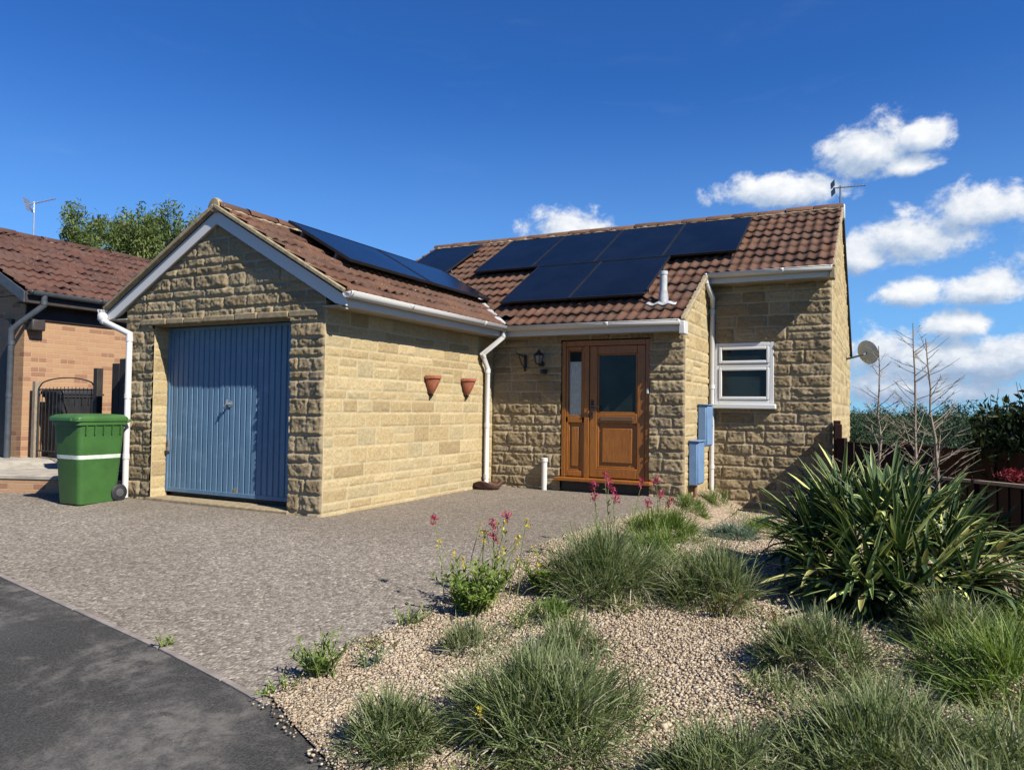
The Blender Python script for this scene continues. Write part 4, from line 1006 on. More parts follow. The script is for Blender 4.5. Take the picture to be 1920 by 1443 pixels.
# terrace, low brick retaining wall and gate on the left
tw = thing('retaining_wall', (-9.8, 5.5, .33), 'low brick retaining wall with a concrete top behind the green bin', 'wall')
w0 = Vector((-11.4, 4.95, .2)); w1 = Vector((-9.05, 5.86, .2)); dw = (w1-w0); nw = Vector((-dw.y, dw.x, 0)).normalized()
MB().obox(w0, dw, nw*.11, (0, 0, .30)).build('brick_face', BRICK_D, tw)
MB().obox(w0-nw*.015+Vector((0, 0, .3005)), dw, nw*.9, (0, 0, .055)).build('coping', CONC, tw, bevel=.01)
sheet('path', [(-15, 6.0), (-11.2, 5.6), (-9.1, 6.5), (-9.0, 8.6), (-15, 8.8)], CONC, .02)
gt = thing('garden_gate', (-10.8, 6.9, .6), 'black wrought iron garden gate with arched top beside the brick wall', 'gate')
gx0, gx1, gyy, gzb = -11.36, -10.02, 6.64, .68
mb = MB(); mb.tube([(gx0, gyy, gzb), (gx0, gyy, gzb+1.02)], .012, 7); mb.tube([(gx1, gyy, gzb), (gx1, gyy, gzb+1.02)], .012, 7)
for zz in (.08, 1.0): mb.tube([(gx0, gyy, gzb+zz), (gx1, gyy, gzb+zz)], .010, 7)
arch = [(gx0+(gx1-gx0)*k/16, gyy, gzb+1.02+.15*math.sin(math.pi*k/16)**.4) for k in range(17)]
mb.tube(arch, .010, 6); mb.build('frame', IRON, gt)
mb = MB()
for k in range(1, 15):
    xx = gx0+(gx1-gx0)*k/15; mb.tube([(xx, gyy, gzb+.08), (xx, gyy, gzb+1.01+.03*math.sin(math.pi*k/15))], .006, 6)
mb.build('bars', IRON, gt)
MB().box(gx0-.10, gx0-.02, gyy-.04, gyy+.04, .5, gzb+1.12).build('post', BARK, gt, bevel=.006)
MB().box(gx1+.02, gx1+.11, gyy-.05, gyy+.04, .5, gzb+1.30).build('post', DARKWOOD, gt, bevel=.006)
t = thing('side_fence', (-9.2, 6.78, .5), 'dark arched wooden side panel between the iron gate and the garage', 'fence')
mb = MB()
for k in range(9):
    xx = -9.84+.16*k; tp = 2.02+.22*math.sin(math.pi*min(1, (k+.5)/5)/2); mb.box(xx+.004, xx+.156, 6.76, 6.782, .40, tp)
mb.build('boards', DARKWOOD, t, bevel=.004)
MB().box(-9.84, -8.42, 6.783, 6.82, .8, .88).box(-9.84, -8.42, 6.783, 6.82, 1.7, 1.78).build('rails', DARKWOOD, t)

# ------------------------------------------------------------------ fences on the right
def board_fence(p, q, ztp, ztq, hgt, label, cap=False, posts=2, w=.14):
    p = Vector((*p, 0)); q = Vector((*q, 0)); d = q-p; L = d.length; d.normalize(); nrm = Vector((-d.y, d.x, 0))
    mdl = (p+q)/2; t = thing('fence', (mdl.x, mdl.y, float(H(mdl.x, mdl.y))), label, 'fence')
    mb = MB(); n = int(L/w); rng = np.random.default_rng(int(L*1000))
    for k in range(n):
        s = L*k/n; zt_ = ztp+(ztq-ztp)*(k+.5)/n + rng.uniform(-.006, .006)
        o_ = p+d*(s+.004)+nrm*(.012*(k % 2)+rng.uniform(0, .003)); o_.z = zt_-hgt
        mb.obox(o_, d*(L/n-.006), nrm*.016, (0, 0, hgt))
    mb.build('boards', FENCEWOOD, t)
    mb = MB()
    for fr in (.2, .8):
        o_ = p+nrm*.032; o_.z = ztp-hgt*fr; e = q+nrm*.032; e.z = ztq-hgt*fr; mb.obox(o_, e-o_, nrm*.04, (0, 0, .08))
    mb.build('rails', FENCEWOOD, t)
    for k in range(posts+1):
        s = L*k/posts; zt_ = ztp+(ztq-ztp)*k/posts; o_ = p+d*(s-.05)-nrm*.03; o_.z = zt_-hgt-.1
        MB().obox(o_, d*.10, nrm*.09, (0, 0, hgt+.14)).build('post', FENCEWOOD, t, bevel=.006)
    if cap:
        o_ = p-nrm*.03; o_.z = ztp+.004; e = q-nrm*.03; e.z = ztq+.004
        MB().obox(o_, e-o_, nrm*.085, (0, 0, .03)).build('capping_rail', BARK, t, bevel=.006)
    return t
board_fence((c+.05, 11.03), (c+.10, 10.30), 1.34, 1.30, 1.7, 'short red-brown fence panel standing against the house corner', posts=1)
board_fence((c+.16, 10.22), (.50, 9.9), 1.13, 1.08, 1.6, 'red-brown board fence behind the dead saplings, next to the house corner panel', posts=1)
board_fence((.52, 9.85), (1.35, 5.2), .735, 1.02, 1.9, 'red-brown board fence with a pale capping rail, down the right of the bed', cap=True, posts=3)
board_fence((.3, 15.2), (4.2, 12.4), .93, .80, 1.8, 'dark red-brown fence farther off, beyond the capped fence', posts=3)

# ------------------------------------------------------------------ foliage generators
def blades(base, az, lean, length, width, bend, seg=4, twist=0., taper=.7, fold=None, edge=False, z_off=None):
    """flat curved strips; returns V, F, per-vertex blade index, edge flag, s"""
    N = len(az); s = np.linspace(0, 1, seg+1)
    th = lean[:, None] + bend[:, None]*s[None, :]**1.3
    dl_ = length[:, None]/seg
    hr = np.concatenate([np.zeros((N, 1)), np.cumsum(np.sin((th[:, 1:]+th[:, :-1])/2)*dl_, 1)], 1)
    hz_ = np.concatenate([np.zeros((N, 1)), np.cumsum(np.cos((th[:, 1:]+th[:, :-1])/2)*dl_, 1)], 1)
    ca, sa = np.cos(az)[:, None], np.sin(az)[:, None]
    C_ = np.stack([base[:, 0:1]+ca*hr, base[:, 1:2]+sa*hr, base[:, 2:3]+hz_], -1)
    tw_ = np.asarray(twist) if np.ndim(twist) else np.full(N, twist)
    side = np.stack([-sa*np.cos(tw_)[:, None]+0*hr, ca*np.cos(tw_)[:, None]+0*hr, np.sin(tw_)[:, None]+0*hr], -1)
    wprof = (1-s**2.2*taper)*np.minimum(1, .55+1.8*s); wprof[-1] = .06
    wv = width[:, None]*wprof[None, :]
    if not edge:
        V = np.stack([C_-side*wv[..., None]/2, C_+side*wv[..., None]/2], 2); nc = 2
        ef = np.zeros((N, seg+1, 2))
    else:
        nrm = np.stack([-ca*np.cos(th), -sa*np.cos(th), np.sin(th)], -1)
        offs = [-.5, -.36, -.345, 0, .345, .36, .5]; nc = len(offs); fl = [1, 1, 0, 0, 0, 1, 1]; dep = [.16, .12, .11, 0, .11, .12, .16]
        V = np.stack([C_+side*(wv*o_)[..., None]+nrm*(wv*d_)[..., None] for o_, d_ in zip(offs, dep)], 2)
        ef = np.broadcast_to(np.array(fl, float), (N, seg+1, nc)).copy()
    idx = np.arange(N*(seg+1)*nc).reshape(N, seg+1, nc)
    F = np.stack([idx[:, :-1, :-1], idx[:, :-1, 1:], idx[:, 1:, 1:], idx[:, 1:, :-1]], -1).reshape(-1, 4)
    bi = np.broadcast_to(np.arange(N)[:, None, None], idx.shape).ravel(); ss = np.broadcast_to(s[None, :, None], idx.shape).ravel()
    return V.reshape(-1, 3), F, bi, ef.ravel(), ss
def clump_parts(cx, cy_, rad, hgt, n, rng, wid=.0056, dry=.22, upright=.5, blen=1.0):
    """a mound of many small tufts, each a spray of narrow blades"""
    nt_ = max(8, int(n/38)); R_ = rad*.86
    r = R_*np.sqrt(rng.uniform(0, 1, nt_)); a = rng.uniform(0, 2*math.pi, nt_)
    lob = 1+.20*np.sin(a*3+rng.uniform(0, 6))+.14*np.sin(a*5+rng.uniform(0, 6))
    tx = cx+r*lob*np.cos(a); ty = cy_+r*lob*np.sin(a); f = r/R_
    mound = hgt*.50*np.clip(1-f**2.2, 0, 1)*(.70+.6*vnoise(tx, ty, 6, int(rng.integers(1, 999))))
    vig = rng.uniform(.6, 1.25, nt_); tone = rng.normal(0, .10, nt_)
    per_ = np.clip(rng.normal(1, .5, nt_), .15, 2.4); ti = rng.choice(nt_, n, p=per_/per_.sum())
    sp_ = .016+.022*rng.uniform(0, 1, nt_)
    bx = tx[ti]+rng.normal(0, 1, n)*sp_[ti]; by = ty[ti]+rng.normal(0, 1, n)*sp_[ti]
    az = np.where(rng.uniform(0, 1, n) < .45, a[ti]+rng.normal(0, .8, n), rng.uniform(0, 2*math.pi, n))
    outw = .85*f[ti]**1.5*(1.35-upright)
    lean = np.clip(outw+np.abs(rng.normal(0, .55, n)), 0, 1.8)
    ln = hgt*.56*vig[ti]*rng.uniform(.55, 1.2, n)*blen
    bend = rng.uniform(.1, 1.1, n)*(.5+.7*f[ti])*(1.3-upright)
    drym = rng.uniform(0, 1, n) < dry*(.25+3.4*f[ti]**4)
    lean = np.where(drym, np.clip(lean+.35+.5*f[ti], 0, 1.9), lean); bend = np.where(drym, bend+1.1, bend)
    low = np.where(drym, .45, 1.)
    base = np.stack([bx, by, H(bx, by)+mound[ti]*low*rng.uniform(.55, 1., n)+rng.uniform(-.01, .02, n)], -1)
    V, F, bi, ef, ss = blades(base, az, lean, ln, wid*rng.uniform(.7, 1.4, n), bend, 4, rng.normal(0, .6, n))
    zmin = H(V[:, 0], V[:, 1])+.006; V[:, 2] = np.maximum(V[:, 2], zmin)
    tb = np.where(drym, rng.uniform(.66, 1., n), np.clip(rng.normal(.40, .17, n)+tone[ti]+.10*(1-f[ti])-.05, 0, .74))
    return V, F, np.clip(tb[bi]+.12*(ss-.4), 0, 1)
def clump(cx, cy_, rad, hgt, n, label, m=GRASS, seed=1, name='grass_clump', cat='grass clump', group='grassy clumps in the gravel bed', **kw):
    rng = np.random.default_rng(seed)
    V, F, tint = clump_parts(cx, cy_, rad, hgt, n, rng, **kw)
    o = npmesh(name, V-np.array([cx, cy_, 0]), F, m, None, {'tint': tint}); o.location = (cx, cy_, 0)
    return tag(o, label, cat, group)
DX = .0
clump(-1.60, 4.52, .42, .45, 4600, 'grey-green grassy clump at the drive edge, the tall one below the pink flower heads', seed=101, dry=.2, upright=.62)
clump(-.92, 4.55, .27, .42, 2300, 'grey-green upright clump between the tall drive-edge clump and the bare gravel before the yucca', seed=102, dry=.14, upright=.75)
clump(-1.78, 6.35, .42, .34, 1700, 'fresh green clump beside the red flowers, halfway to the porch corner', GRASS_G, seed=103, upright=.7, dry=.1)
clump(-1.24, 7.0, .26, .24, 1100, 'small pale blue-green domed tuft near the brown service pipe', GRASS_B, seed=104, upright=.45, dry=.15)
clump(-1.05, 8.3, .42, .30, 1200, 'dark green grass tuft in front of the window wall, left of the yucca', GRASS_G, seed=105, dry=.1, upright=.6)
clump(-.25, 3.78, .32, .30, 2500, 'green clump with a pale fringe on the gravel just below the yucca', seed=106, dry=.25, upright=.5)
clump(.33, 4.38, .30, .32, 1900, 'grey-green clump under the right side of the yucca, by the pale stump', seed=107, dry=.2, upright=.5)
clump(.50, 3.86, .36, .36, 2300, 'bright green clump at the right edge, in front of the stump clump', GRASS_G, seed=108, dry=.22, upright=.6)
clump(-1.22, 2.74, .43, .38, 6600, 'largest foreground clump, grey-green with a pale strawy fringe, in the middle of the bed', seed=109, dry=.30, upright=.55)
clump(-1.74, 2.40, .20, .25, 2300, 'green foreground clump overhanging the dark footpath', seed=110, dry=.24, upright=.5)
clump(-.52, 2.62, .24, .27, 2000, 'foreground clump between the largest clump and the wide right-hand one, cut by the bottom edge', seed=111, dry=.25, upright=.5)
clump(.00, 2.98, .44, .32, 5200, 'wide grey-green foreground clump with curled pale blades at the bottom right', seed=112, dry=.28, upright=.5)
clump(.42, 3.06, .30, .30, 2600, 'grey-green foreground clump filling the bottom right corner', seed=113, dry=.26, upright=.5)
clump(-.45, 3.42, .17, .16, 420, 'thin sparse tuft on the bare gravel between the big foreground clumps', seed=114, dry=.3, upright=.75)
clump(-1.38, 3.42, .26, .24, 1200, 'loose tuft behind the largest foreground clump, next to the red-brown weeds', seed=115, dry=.22, upright=.6)
clump(-1.93, 3.38, .24, .17, 900, 'low straw-green tuft on the gravel below the lime-green weed', seed=119, dry=.4, upright=.6)
clump(-1.72, 3.86, .20, .17, 700, 'thin tuft between the lime-green weed and the tall drive-edge clump', GRASS_G, seed=120, dry=.3, upright=.6)
clump(-1.52, 5.35, .26, .30, 1100, 'green tuft with crimson flower heads over it, behind the tall drive-edge clump', GRASS_G, seed=121, dry=.15, upright=.7)
clump(.30, 2.70, .30, .30, 2400, 'grey-green foreground clump at the bottom edge, right of the wide one', seed=122, dry=.3, upright=.5)
clump(.75, 5.05, .30, .30, 1200, 'clump at the fence foot right of the pale stump', GRASS_G, seed=116, dry=.15, upright=.6)
clump(-2.12, 9.1, .22, .26, 700, 'bright green tuft round the foot of the brown service pipe', GRASS_G, seed=117, dry=.08, upright=.7)
clump(-1.95, 10.2, .20, .30, 500, 'small green tuft at the foot of the white downpipe by the window', GRASS_G, seed=118, dry=.1, upright=.8)

# leafy weeds and flowers
def leafy(cx, cy_, rad, hgt, nst, nlf, label, m, seed, lw=.018, ll=.06, name='weed', cat='weed', group='weeds along the drive edge'):
    rng = np.random.default_rng(seed); t = thing(name, (cx, cy_, float(H(cx, cy_))), label, cat, group)
    mb = MB(); bs = []; azs = []; lns = []; lens = []
    for k in range(nst):
        a = rng.uniform(0, 2*math.pi); r = rad*.35*math.sqrt(rng.uniform()); p = Vector((cx+r*math.cos(a), cy_+r*math.sin(a), 0)); p.z = float(H(p.x, p.y))
        h = hgt*rng.uniform(.55, 1.); o_ = Vector((math.cos(a), math.sin(a), 0))*rad*rng.uniform(.2, .8)
        pts = [p, p+o_*.35+Vector((0, 0, h*.5)), p+o_+Vector((0, 0, h))]; mb.tube(pts, [.004, .003, .0018], 5)
        for j in range(nlf):
            f = rng.uniform(.12, 1.); q = pts[0].lerp(pts[1], f*2) if f < .5 else pts[1].lerp(pts[2], f*2-1)
            bs.append(q); azs.append(rng.uniform(0, 2*math.pi)); lns.append(rng.uniform(.4, 1.3)); lens.append(ll*rng.uniform(.5, 1.2)*(1.2-.5*f))
    bs = np.array([tuple(q) for q in bs]); n = len(bs); lens = np.array(lens)
    V, F, bi, ef, ss = blades(bs, np.array(azs), np.array(lns), lens, lens/ll*lw, rng.uniform(.1, 1., n), 3, rng.normal(0, .4, n))
    tb = rng.uniform(0, 1, n); npmesh('leaves', V, F, m, t, {'tint': np.clip(tb[bi]*.8+.1*ss, 0, 1)})
    mb.build('stems', WEED_STEM, t)
    return t
WEED_STEM = simple('weed_stem', (.14, .17, .05), .6, .2)
leafy(-2.26, 3.95, .28, .32, 44, 18, 'leafy lime-green weed at the drive edge under the yellow flowers', WEED, 201, .022, .075)
leafy(-1.95, 4.42, .19, .26, 24, 16, 'pale green leafy weed left of the tall drive-edge clump', WEED, 202, .020, .075)
leafy(-2.45, 2.84, .17, .21, 22, 16, 'dark green weed where the drive, footpath and gravel meet', GRASS_G, 203, .012, .06)
leafy(-2.30, 3.02, .11, .12, 9, 12, 'low blue-green weed on the gravel near the footpath corner', GRASS_B, 204, .010, .045)
leafy(-2.50, 3.62, .16, .12, 14, 10, 'low dark weed on the drive edge, left of the lime-green weed', GRASS, 205, .010, .04)
leafy(-.84, 4.36, .20, .17, 14, 10, 'red-brown weed at the foot of the upright clump, on bare gravel', REDWEED, 206, .012, .045)
leafy(-1.40, 4.12, .18, .10, 12, 9, 'low red-brown weed below the tall drive-edge clump', REDWEED, 207, .011, .04)
leafy(-.52, 4.30, .16, .14, 10, 9, 'red-brown weed left of the clump below the yucca', REDWEED, 208, .011, .04)
leafy(-2.52, 2.62, .14, .06, 9, 8, 'flat yellowish weed in the crack at the footpath edge', WEED, 209, .010, .035)
leafy(-3.52, 2.78, .06, .07, 6, 7, 'tiny green weed in the edging beside the footpath', WEED, 210, .010, .04)
leafy(-2.40, 3.25, .14, .07, 10, 8, 'brownish low weed on the gravel left of the largest clump', REDWEED, 211, .009, .035)
leafy(-1.30, 2.30, .15, .12, 10, 9, 'low weed with a yellow flower between the footpath clump and the largest clump', REDWEED, 212, .010, .04)

def head(mb_list, p, rad, n, rng, size):
    a = rng.normal(0, 1, (n, 3)); a /= np.linalg.norm(a, axis=1)[:, None]; r = rad*rng.uniform(.3, 1, n)[:, None]
    mb_list.append(np.array(p)+a*r*np.array([1, 1, .8]))
def flower_plant(stems, label, m, seed, rad=.024, n=34, size=.012, cat='flower', name='flower_plant', group='pink and yellow flowers', leaf=True):
    rng = np.random.default_rng(seed); x0_, y0_ = stems[0][0], stems[0][1]
    t = thing(name, (x0_, y0_, float(H(x0_, y0_))), label, cat, group); mb = MB(); ctr_ = []; lb = []
    for (x, y, h, dx, dy) in stems:
        z = float(H(x, y)); p0 = Vector((x, y, z)); p1 = Vector((x+dx*.4, y+dy*.4, z+h*.55)); p2 = Vector((x+dx, y+dy, z+h))
        mb.tube([p0, p1, p2], [.0035, .0028, .002], 5)
        for q, rs, nn in ((p2, rad, n), (p2+Vector((rng.uniform(-.02, .02), rng.uniform(-.02, .02), -.035)), rad*.75, n//2)): head(ctr_, q, rs, nn, rng, size)
        for j in range(10 if leaf else 0):
            lb.append(tuple(p0.lerp(p1, rng.uniform(.2, 1.)) if rng.random() < .7 else p1.lerp(p2, rng.uniform(0, .6))))
    C_ = np.concatenate(ctr_); k = len(C_)
    V, F, bi, ef, ss = blades(C_, rng.uniform(0, 6.28, k), rng.uniform(0, 2.4, k), size*1.25*rng.uniform(.7, 1.4, k), size*.9*rng.uniform(.7, 1.2, k), rng.uniform(-.5, .8, k), 2)
    npmesh('petals', V, F, m, t, {'tint': rng.uniform(0, 1, k)[bi]})
    mb.build('stems', WEED_STEM, t)
    if lb:
        lb = np.array(lb); k = len(lb)
        V, F, bi, ef, ss = blades(lb, rng.uniform(0, 6.28, k), rng.uniform(.4, 1.2, k), rng.uniform(.03, .07, k), rng.uniform(.010, .018, k), rng.uniform(.2, .9, k), 3)
        npmesh('leaves', V, F, GRASS_G, t, {'tint': rng.uniform(0, 1, k)[bi]})
    return t
flower_plant([(-2.56, 4.12, .52, -.10, .02)], 'single pink flower head on a thin stem at the drive edge, farthest left', PINK, 301, 0.034, 64)
flower_plant([(-2.22, 4.22, .50, -.06, .02), (-2.20, 4.27, .54, -.01, .04), (-2.24, 4.22, .42, -.02, .0)], 'pink flower heads rising among the yellow flowers at the drive edge', PINK, 302, 0.034, 64)
flower_plant([(-1.90, 5.25, .60, -.05, .0), (-1.86, 5.3, .61, .0, .02), (-1.92, 5.25, .52, -.02, .0), (-1.85, 5.3, .50, .05, .0)], 'pair of pink flower heads behind the tall drive-edge clump', PINK, 303, 0.039, 64)
flower_plant([(-2.05, 5.9, .62, -.05, .0), (-1.9, 6.0, .55, .10, .0), (-2.0, 5.9, .48, -.02, .0)], 'tall pale pink flower spikes in front of the entrance', PINK, 304, 0.028, 64)
flower_plant([(-1.60, 5.7, .46, .04, 0), (-1.56, 5.7, .41, .08, 0), (-1.62, 5.7, .39, -.04, 0), (-1.58, 5.75, .57, -.03, 0)], 'crimson flower heads beside the fresh green clump', PINK, 305, 0.039, 64)
yst = [(-2.30+RNG.uniform(-.18, .20), 4.10+RNG.uniform(-.1, .30), RNG.uniform(.18, .54), RNG.uniform(-.14, .26), RNG.uniform(-.08, .12)) for _ in range(26)]
flower_plant(yst, 'spray of tiny yellow flowers above the lime-green weed', YELLOW, 306, .013, 8, .015, leaf=False)
bpy.data.objects['flower_plant.005'].children[0]['kind'] = 'stuff'
flower_plant([(-1.42, 2.52, .17, .02, .0)], 'single yellow flower at the foot of the largest foreground clump', YELLOW, 307, .012, 12, .014)
flower_plant([(-.86, 2.42, .10, .02, .0)], 'tiny yellow flower at the bottom edge in front of the largest clump', YELLOW, 308, .010, 8, .012)

# ------------------------------------------------------------------ yucca
def yucca(cx, cy_, label):
    rng = np.random.default_rng(400); gz_ = float(H(cx, cy_))
    t = thing('yucca', (cx, cy_, gz_), label, 'yucca')
    R = []
    ros = [(-.05, .15, .62, .0), (-.42, .05, .55, -.5), (.18, .28, .56, .3), (.50, .18, .42, .6), (-.25, -.18, .40, -.3), (.10, -.25, .34, .0), (.42, -.10, .32, .6), (-.55, -.15, .30, -.7),
           (-.35, .30, .66, -.3), (.05, .42, .70, .0), (.74, .10, .34, .9), (-.12, -.40, .18, -.1), (.26, -.38, .16, .3), (-.44, -.38, .14, -.6), (.58, -.28, .20, .7), (.35, .40, .55, .4), (-.16, -.52, .10, 0), (.12, -.55, .08, 0), (-.58, -.05, .42, 0), (-.08, -.08, .52, 0), (.22, .05, .48, 0)]
    VV = []; FF = []; TT = []; EE = []; k0 = 0
    mbt = MB()
    for (ox, oy, oz, tilt) in ros:
        n = int(rng.integers(44, 60)); ox *= .78; p = np.array([cx+ox, cy_+oy, gz_+oz*.72])
        mbt.tube([(cx+ox*.5, cy_+oy*.5, gz_-.02), (cx+ox*.85, cy_+oy*.9, gz_+oz*.4), tuple(p)], [.05, .042, .035], 8)
        az = rng.uniform(0, 2*math.pi, n)+np.arange(n)*2.399
        u = np.arange(n)/n
        lean = np.clip(.06+1.35*u**.8+rng.normal(0, .18, n), .0, 1.7)
        ln = rng.uniform(.32, .48, n)*(1.0-.12*u); bend = rng.uniform(.0, .35, n)+.45*u
        br = rng.uniform(0, 1, n) < .20
        bend = np.where(br, bend+rng.uniform(.9, 2.0, n), bend)
        base = p[None, :]+np.stack([np.cos(az)*.02, np.sin(az)*.02, -.12*u+.06], -1)
        ax_ = Vector((ox*1.25, (oy+.05)*1.25, .30+oz*.75)).normalized(); q_ = Vector((0, 0, 1)).rotation_difference(ax_)
        dv = [q_ @ Vector((math.sin(l_)*math.cos(a_), math.sin(l_)*math.sin(a_), math.cos(l_))) for l_, a_ in zip(lean, az)]
        az = np.array([math.atan2(d_.y, d_.x) for d_ in dv]); lean = np.array([math.acos(max(-1, min(1, d_.z))) for d_ in dv])
        V, F, bi, ef, ss = blades(base, az, lean, ln, rng.uniform(.032, .050, n), bend, 6, rng.normal(0, .25, n), .75, edge=True)
        V[:, 2] = np.maximum(V[:, 2], H(V[:, 0], V[:, 1])+.01)
        tb = np.where(rng.uniform(0, 1, n) < .06, 1., np.clip(rng.normal(.42, .2, n), 0, .85))
        VV.append(V); FF.append(F+k0); TT.append(tb[bi]); pale = (rng.uniform(0, 1, n) < (.10 if oy < 0 else .03))[bi]; e_ = np.maximum(ef*(rng.uniform(0, 1, n) < .55)[bi]*rng.uniform(.25, .8, n)[bi], pale*.9); EE.append(e_); k0 += len(V)
    npmesh('leaves', np.concatenate(VV), np.concatenate(FF), YUCCA, t, {'tint': np.concatenate(TT), 'edge': np.concatenate(EE)})
    mbt.build('stems', BARK, t, smooth=True)
    n = 90; az = rng.uniform(-2.4, .6, n); bx = cx+.55+rng.normal(0, .05, n); by = cy_-.12+rng.normal(0, .05, n)
    V, F, bi, ef, ss = blades(np.stack([bx, by, gz_+rng.uniform(.12, .32, n)], -1), az, rng.uniform(1.2, 2.6, n), rng.uniform(.12, .30, n), rng.uniform(.012, .03, n), rng.uniform(0, .9, n), 3)
    V[:, 2] = np.maximum(V[:, 2], H(V[:, 0], V[:, 1])+.01)
    npmesh('dead_leaves', V, F, STRAW, t, {'tint': rng.uniform(0, 1, n)[bi]})
    return t
yucca(.02, 5.30, 'large variegated yucca with stiff sword leaves in front of the right-hand fence')

# ------------------------------------------------------------------ bare saplings
def sapling(bx, by, tx, ty, ztop, nbr_, label, seed):
    nbr_ = int(nbr_*1.7); rng = np.random.default_rng(seed); z0_ = float(H(bx, by)); t = thing('dead_sapling', (bx, by, z0_), label, 'sapling', 'bare grey saplings behind the yucca')
    p0, p1 = Vector((bx, by, z0_-.05)), Vector((tx, ty, ztop)); pts = []
    for k in range(10):
        f = k/9; q = p0.lerp(p1, f); q += Vector((rng.normal(0, .012), rng.normal(0, .012), 0))*(1 if 0 < k < 9 else 0); pts.append(q)
    MB().tube(pts, [.019*(1-.80*k/9) for k in range(10)], 8).build('trunk', BARK, t, smooth=True)
    mb = MB(); L = ztop-z0_
    for k in range(nbr_):
        f = .22+.75*(k+rng.uniform(0, 1))/nbr_; i = int(f*9); q = pts[i].lerp(pts[min(9, i+1)], f*9-i); a = rng.uniform(0, 2*math.pi)
        ln = (.12+.42*(1-f))*rng.uniform(.6, 1.2); up_ = rng.uniform(.25, .95)
        d = Vector((math.cos(a), math.sin(a), up_)).normalized(); e = q+d*ln+Vector((0, 0, ln*.12)); m_ = q.lerp(e, .5)-Vector((0, 0, ln*.05))
        r_ = .006*(1-.5*f); mb.tube([q, m_, e], [r_, r_*.75, r_*.35], 5)
        for j in range(int(rng.integers(2, 6))):
            s = m_.lerp(e, rng.uniform(0, .9)); a2 = a+rng.uniform(-1.2, 1.2); d2 = Vector((math.cos(a2), math.sin(a2), rng.uniform(.2, .8))).normalized()
            mb.tube([s, s+d2*ln*rng.uniform(.2, .45)], [r_*.5, r_*.25], 4)
    mb.build('branches', BARK, t)
    return t
sapling(-.02, 7.35, -.03, 7.4, 2.10, 20, 'bare dead sapling nearest the house gable, below the satellite dish', 501)
sapling(.28, 7.2, .24, 7.25, 2.28, 26, 'tallest bare dead sapling, between the other two', 502)
sapling(.44, 7.0, .33, 7.1, 2.13, 24, 'bare dead sapling nearest the capped fence', 503)

# crimson shrub by the fence at the right edge, dark bush behind
def cloud_tree(t, centres, n, size, m, rng, part='crown', wl=.6, droop=.5, parent=None):
    C_ = []
    for (x, y, z, rx, ry, rz_, w) in centres:
        k = int(n*w); a = rng.normal(0, 1, (k, 3)); a /= np.linalg.norm(a, axis=1)[:, None]
        r = np.power(rng.uniform(.15, 1, k), .45)[:, None]; C_.append(np.array([x, y, z])+a*r*np.array([rx, ry, rz_])*(1+.25*rng.normal(0, 1, (k, 1))*.5))
    C_ = np.concatenate(C_); k = len(C_)
    V, F, bi, ef, ss = blades(C_, rng.uniform(0, 6.28, k), rng.normal(droop*2.2, .7, k), size*rng.uniform(.6, 1.3, k), size*wl*rng.uniform(.6, 1.2, k), rng.uniform(-.3, .7, k), 2, rng.normal(0, .8, k))
    tb = np.clip(rng.uniform(0, 1, k)*.6+.5*vnoise(C_[:, 0]*1.1, C_[:, 1]+C_[:, 2]*1.3, 1.2/size*.12, 77)-.05, 0, 1)
    return npmesh(part, V, F, m, parent or t, {'tint': tb[bi]})
rng = np.random.default_rng(600)
t = thing('red_shrub', (1.2, 8.6, -.5), 'crimson-leaved shrub behind the capped fence at the right edge', 'shrub')
cloud_tree(t, [(1.12, 8.5, .90, .12, .14, .07, .5), (1.30, 8.5, .92, .14, .16, .09, .3)], 420, .045, REDLEAF, rng, 'foliage')
MB().tube([(1.25, 8.5, -.9), (1.22, 8.5, .3), (1.2, 8.5, .9)], [.03, .02, .01], 7).build('stem', BARK_D, t)
t = thing('dark_bush', (2.3, 14.5, -1), 'dark leafy bush rising above the far fence at the right edge', 'bush')
cc_ = [(1.75, 14.6, .95, .45, .5, .75, .25), (2.4, 14.5, 1.05, .6, .6, .85, .4), (3.2, 14.4, 1.15, .8, .7, .95, .35)]
cloud_tree(t, cc_, 7000, .13, TREE_D, rng, 'foliage')
MB().tube([(2.3, 14.5, -1.3), (2.3, 14.5, .2), (2.4, 14.5, 1.3)], [.1, .07, .02], 8).build('trunk', BARK_D, t)
mb = MB()
for k in range(34):
    x = rng.uniform(1.6, 3.2); z = .8+.3*(x-1.6)/1.6+rng.uniform(0, .7); mb.tube([(x, 14.5, z), (x+rng.uniform(-.15, .15), 14.5+rng.uniform(-.2, .2), z+rng.uniform(.3, .6))], [.008, .003], 4)
mb.build('twigs', BARK_D, t)

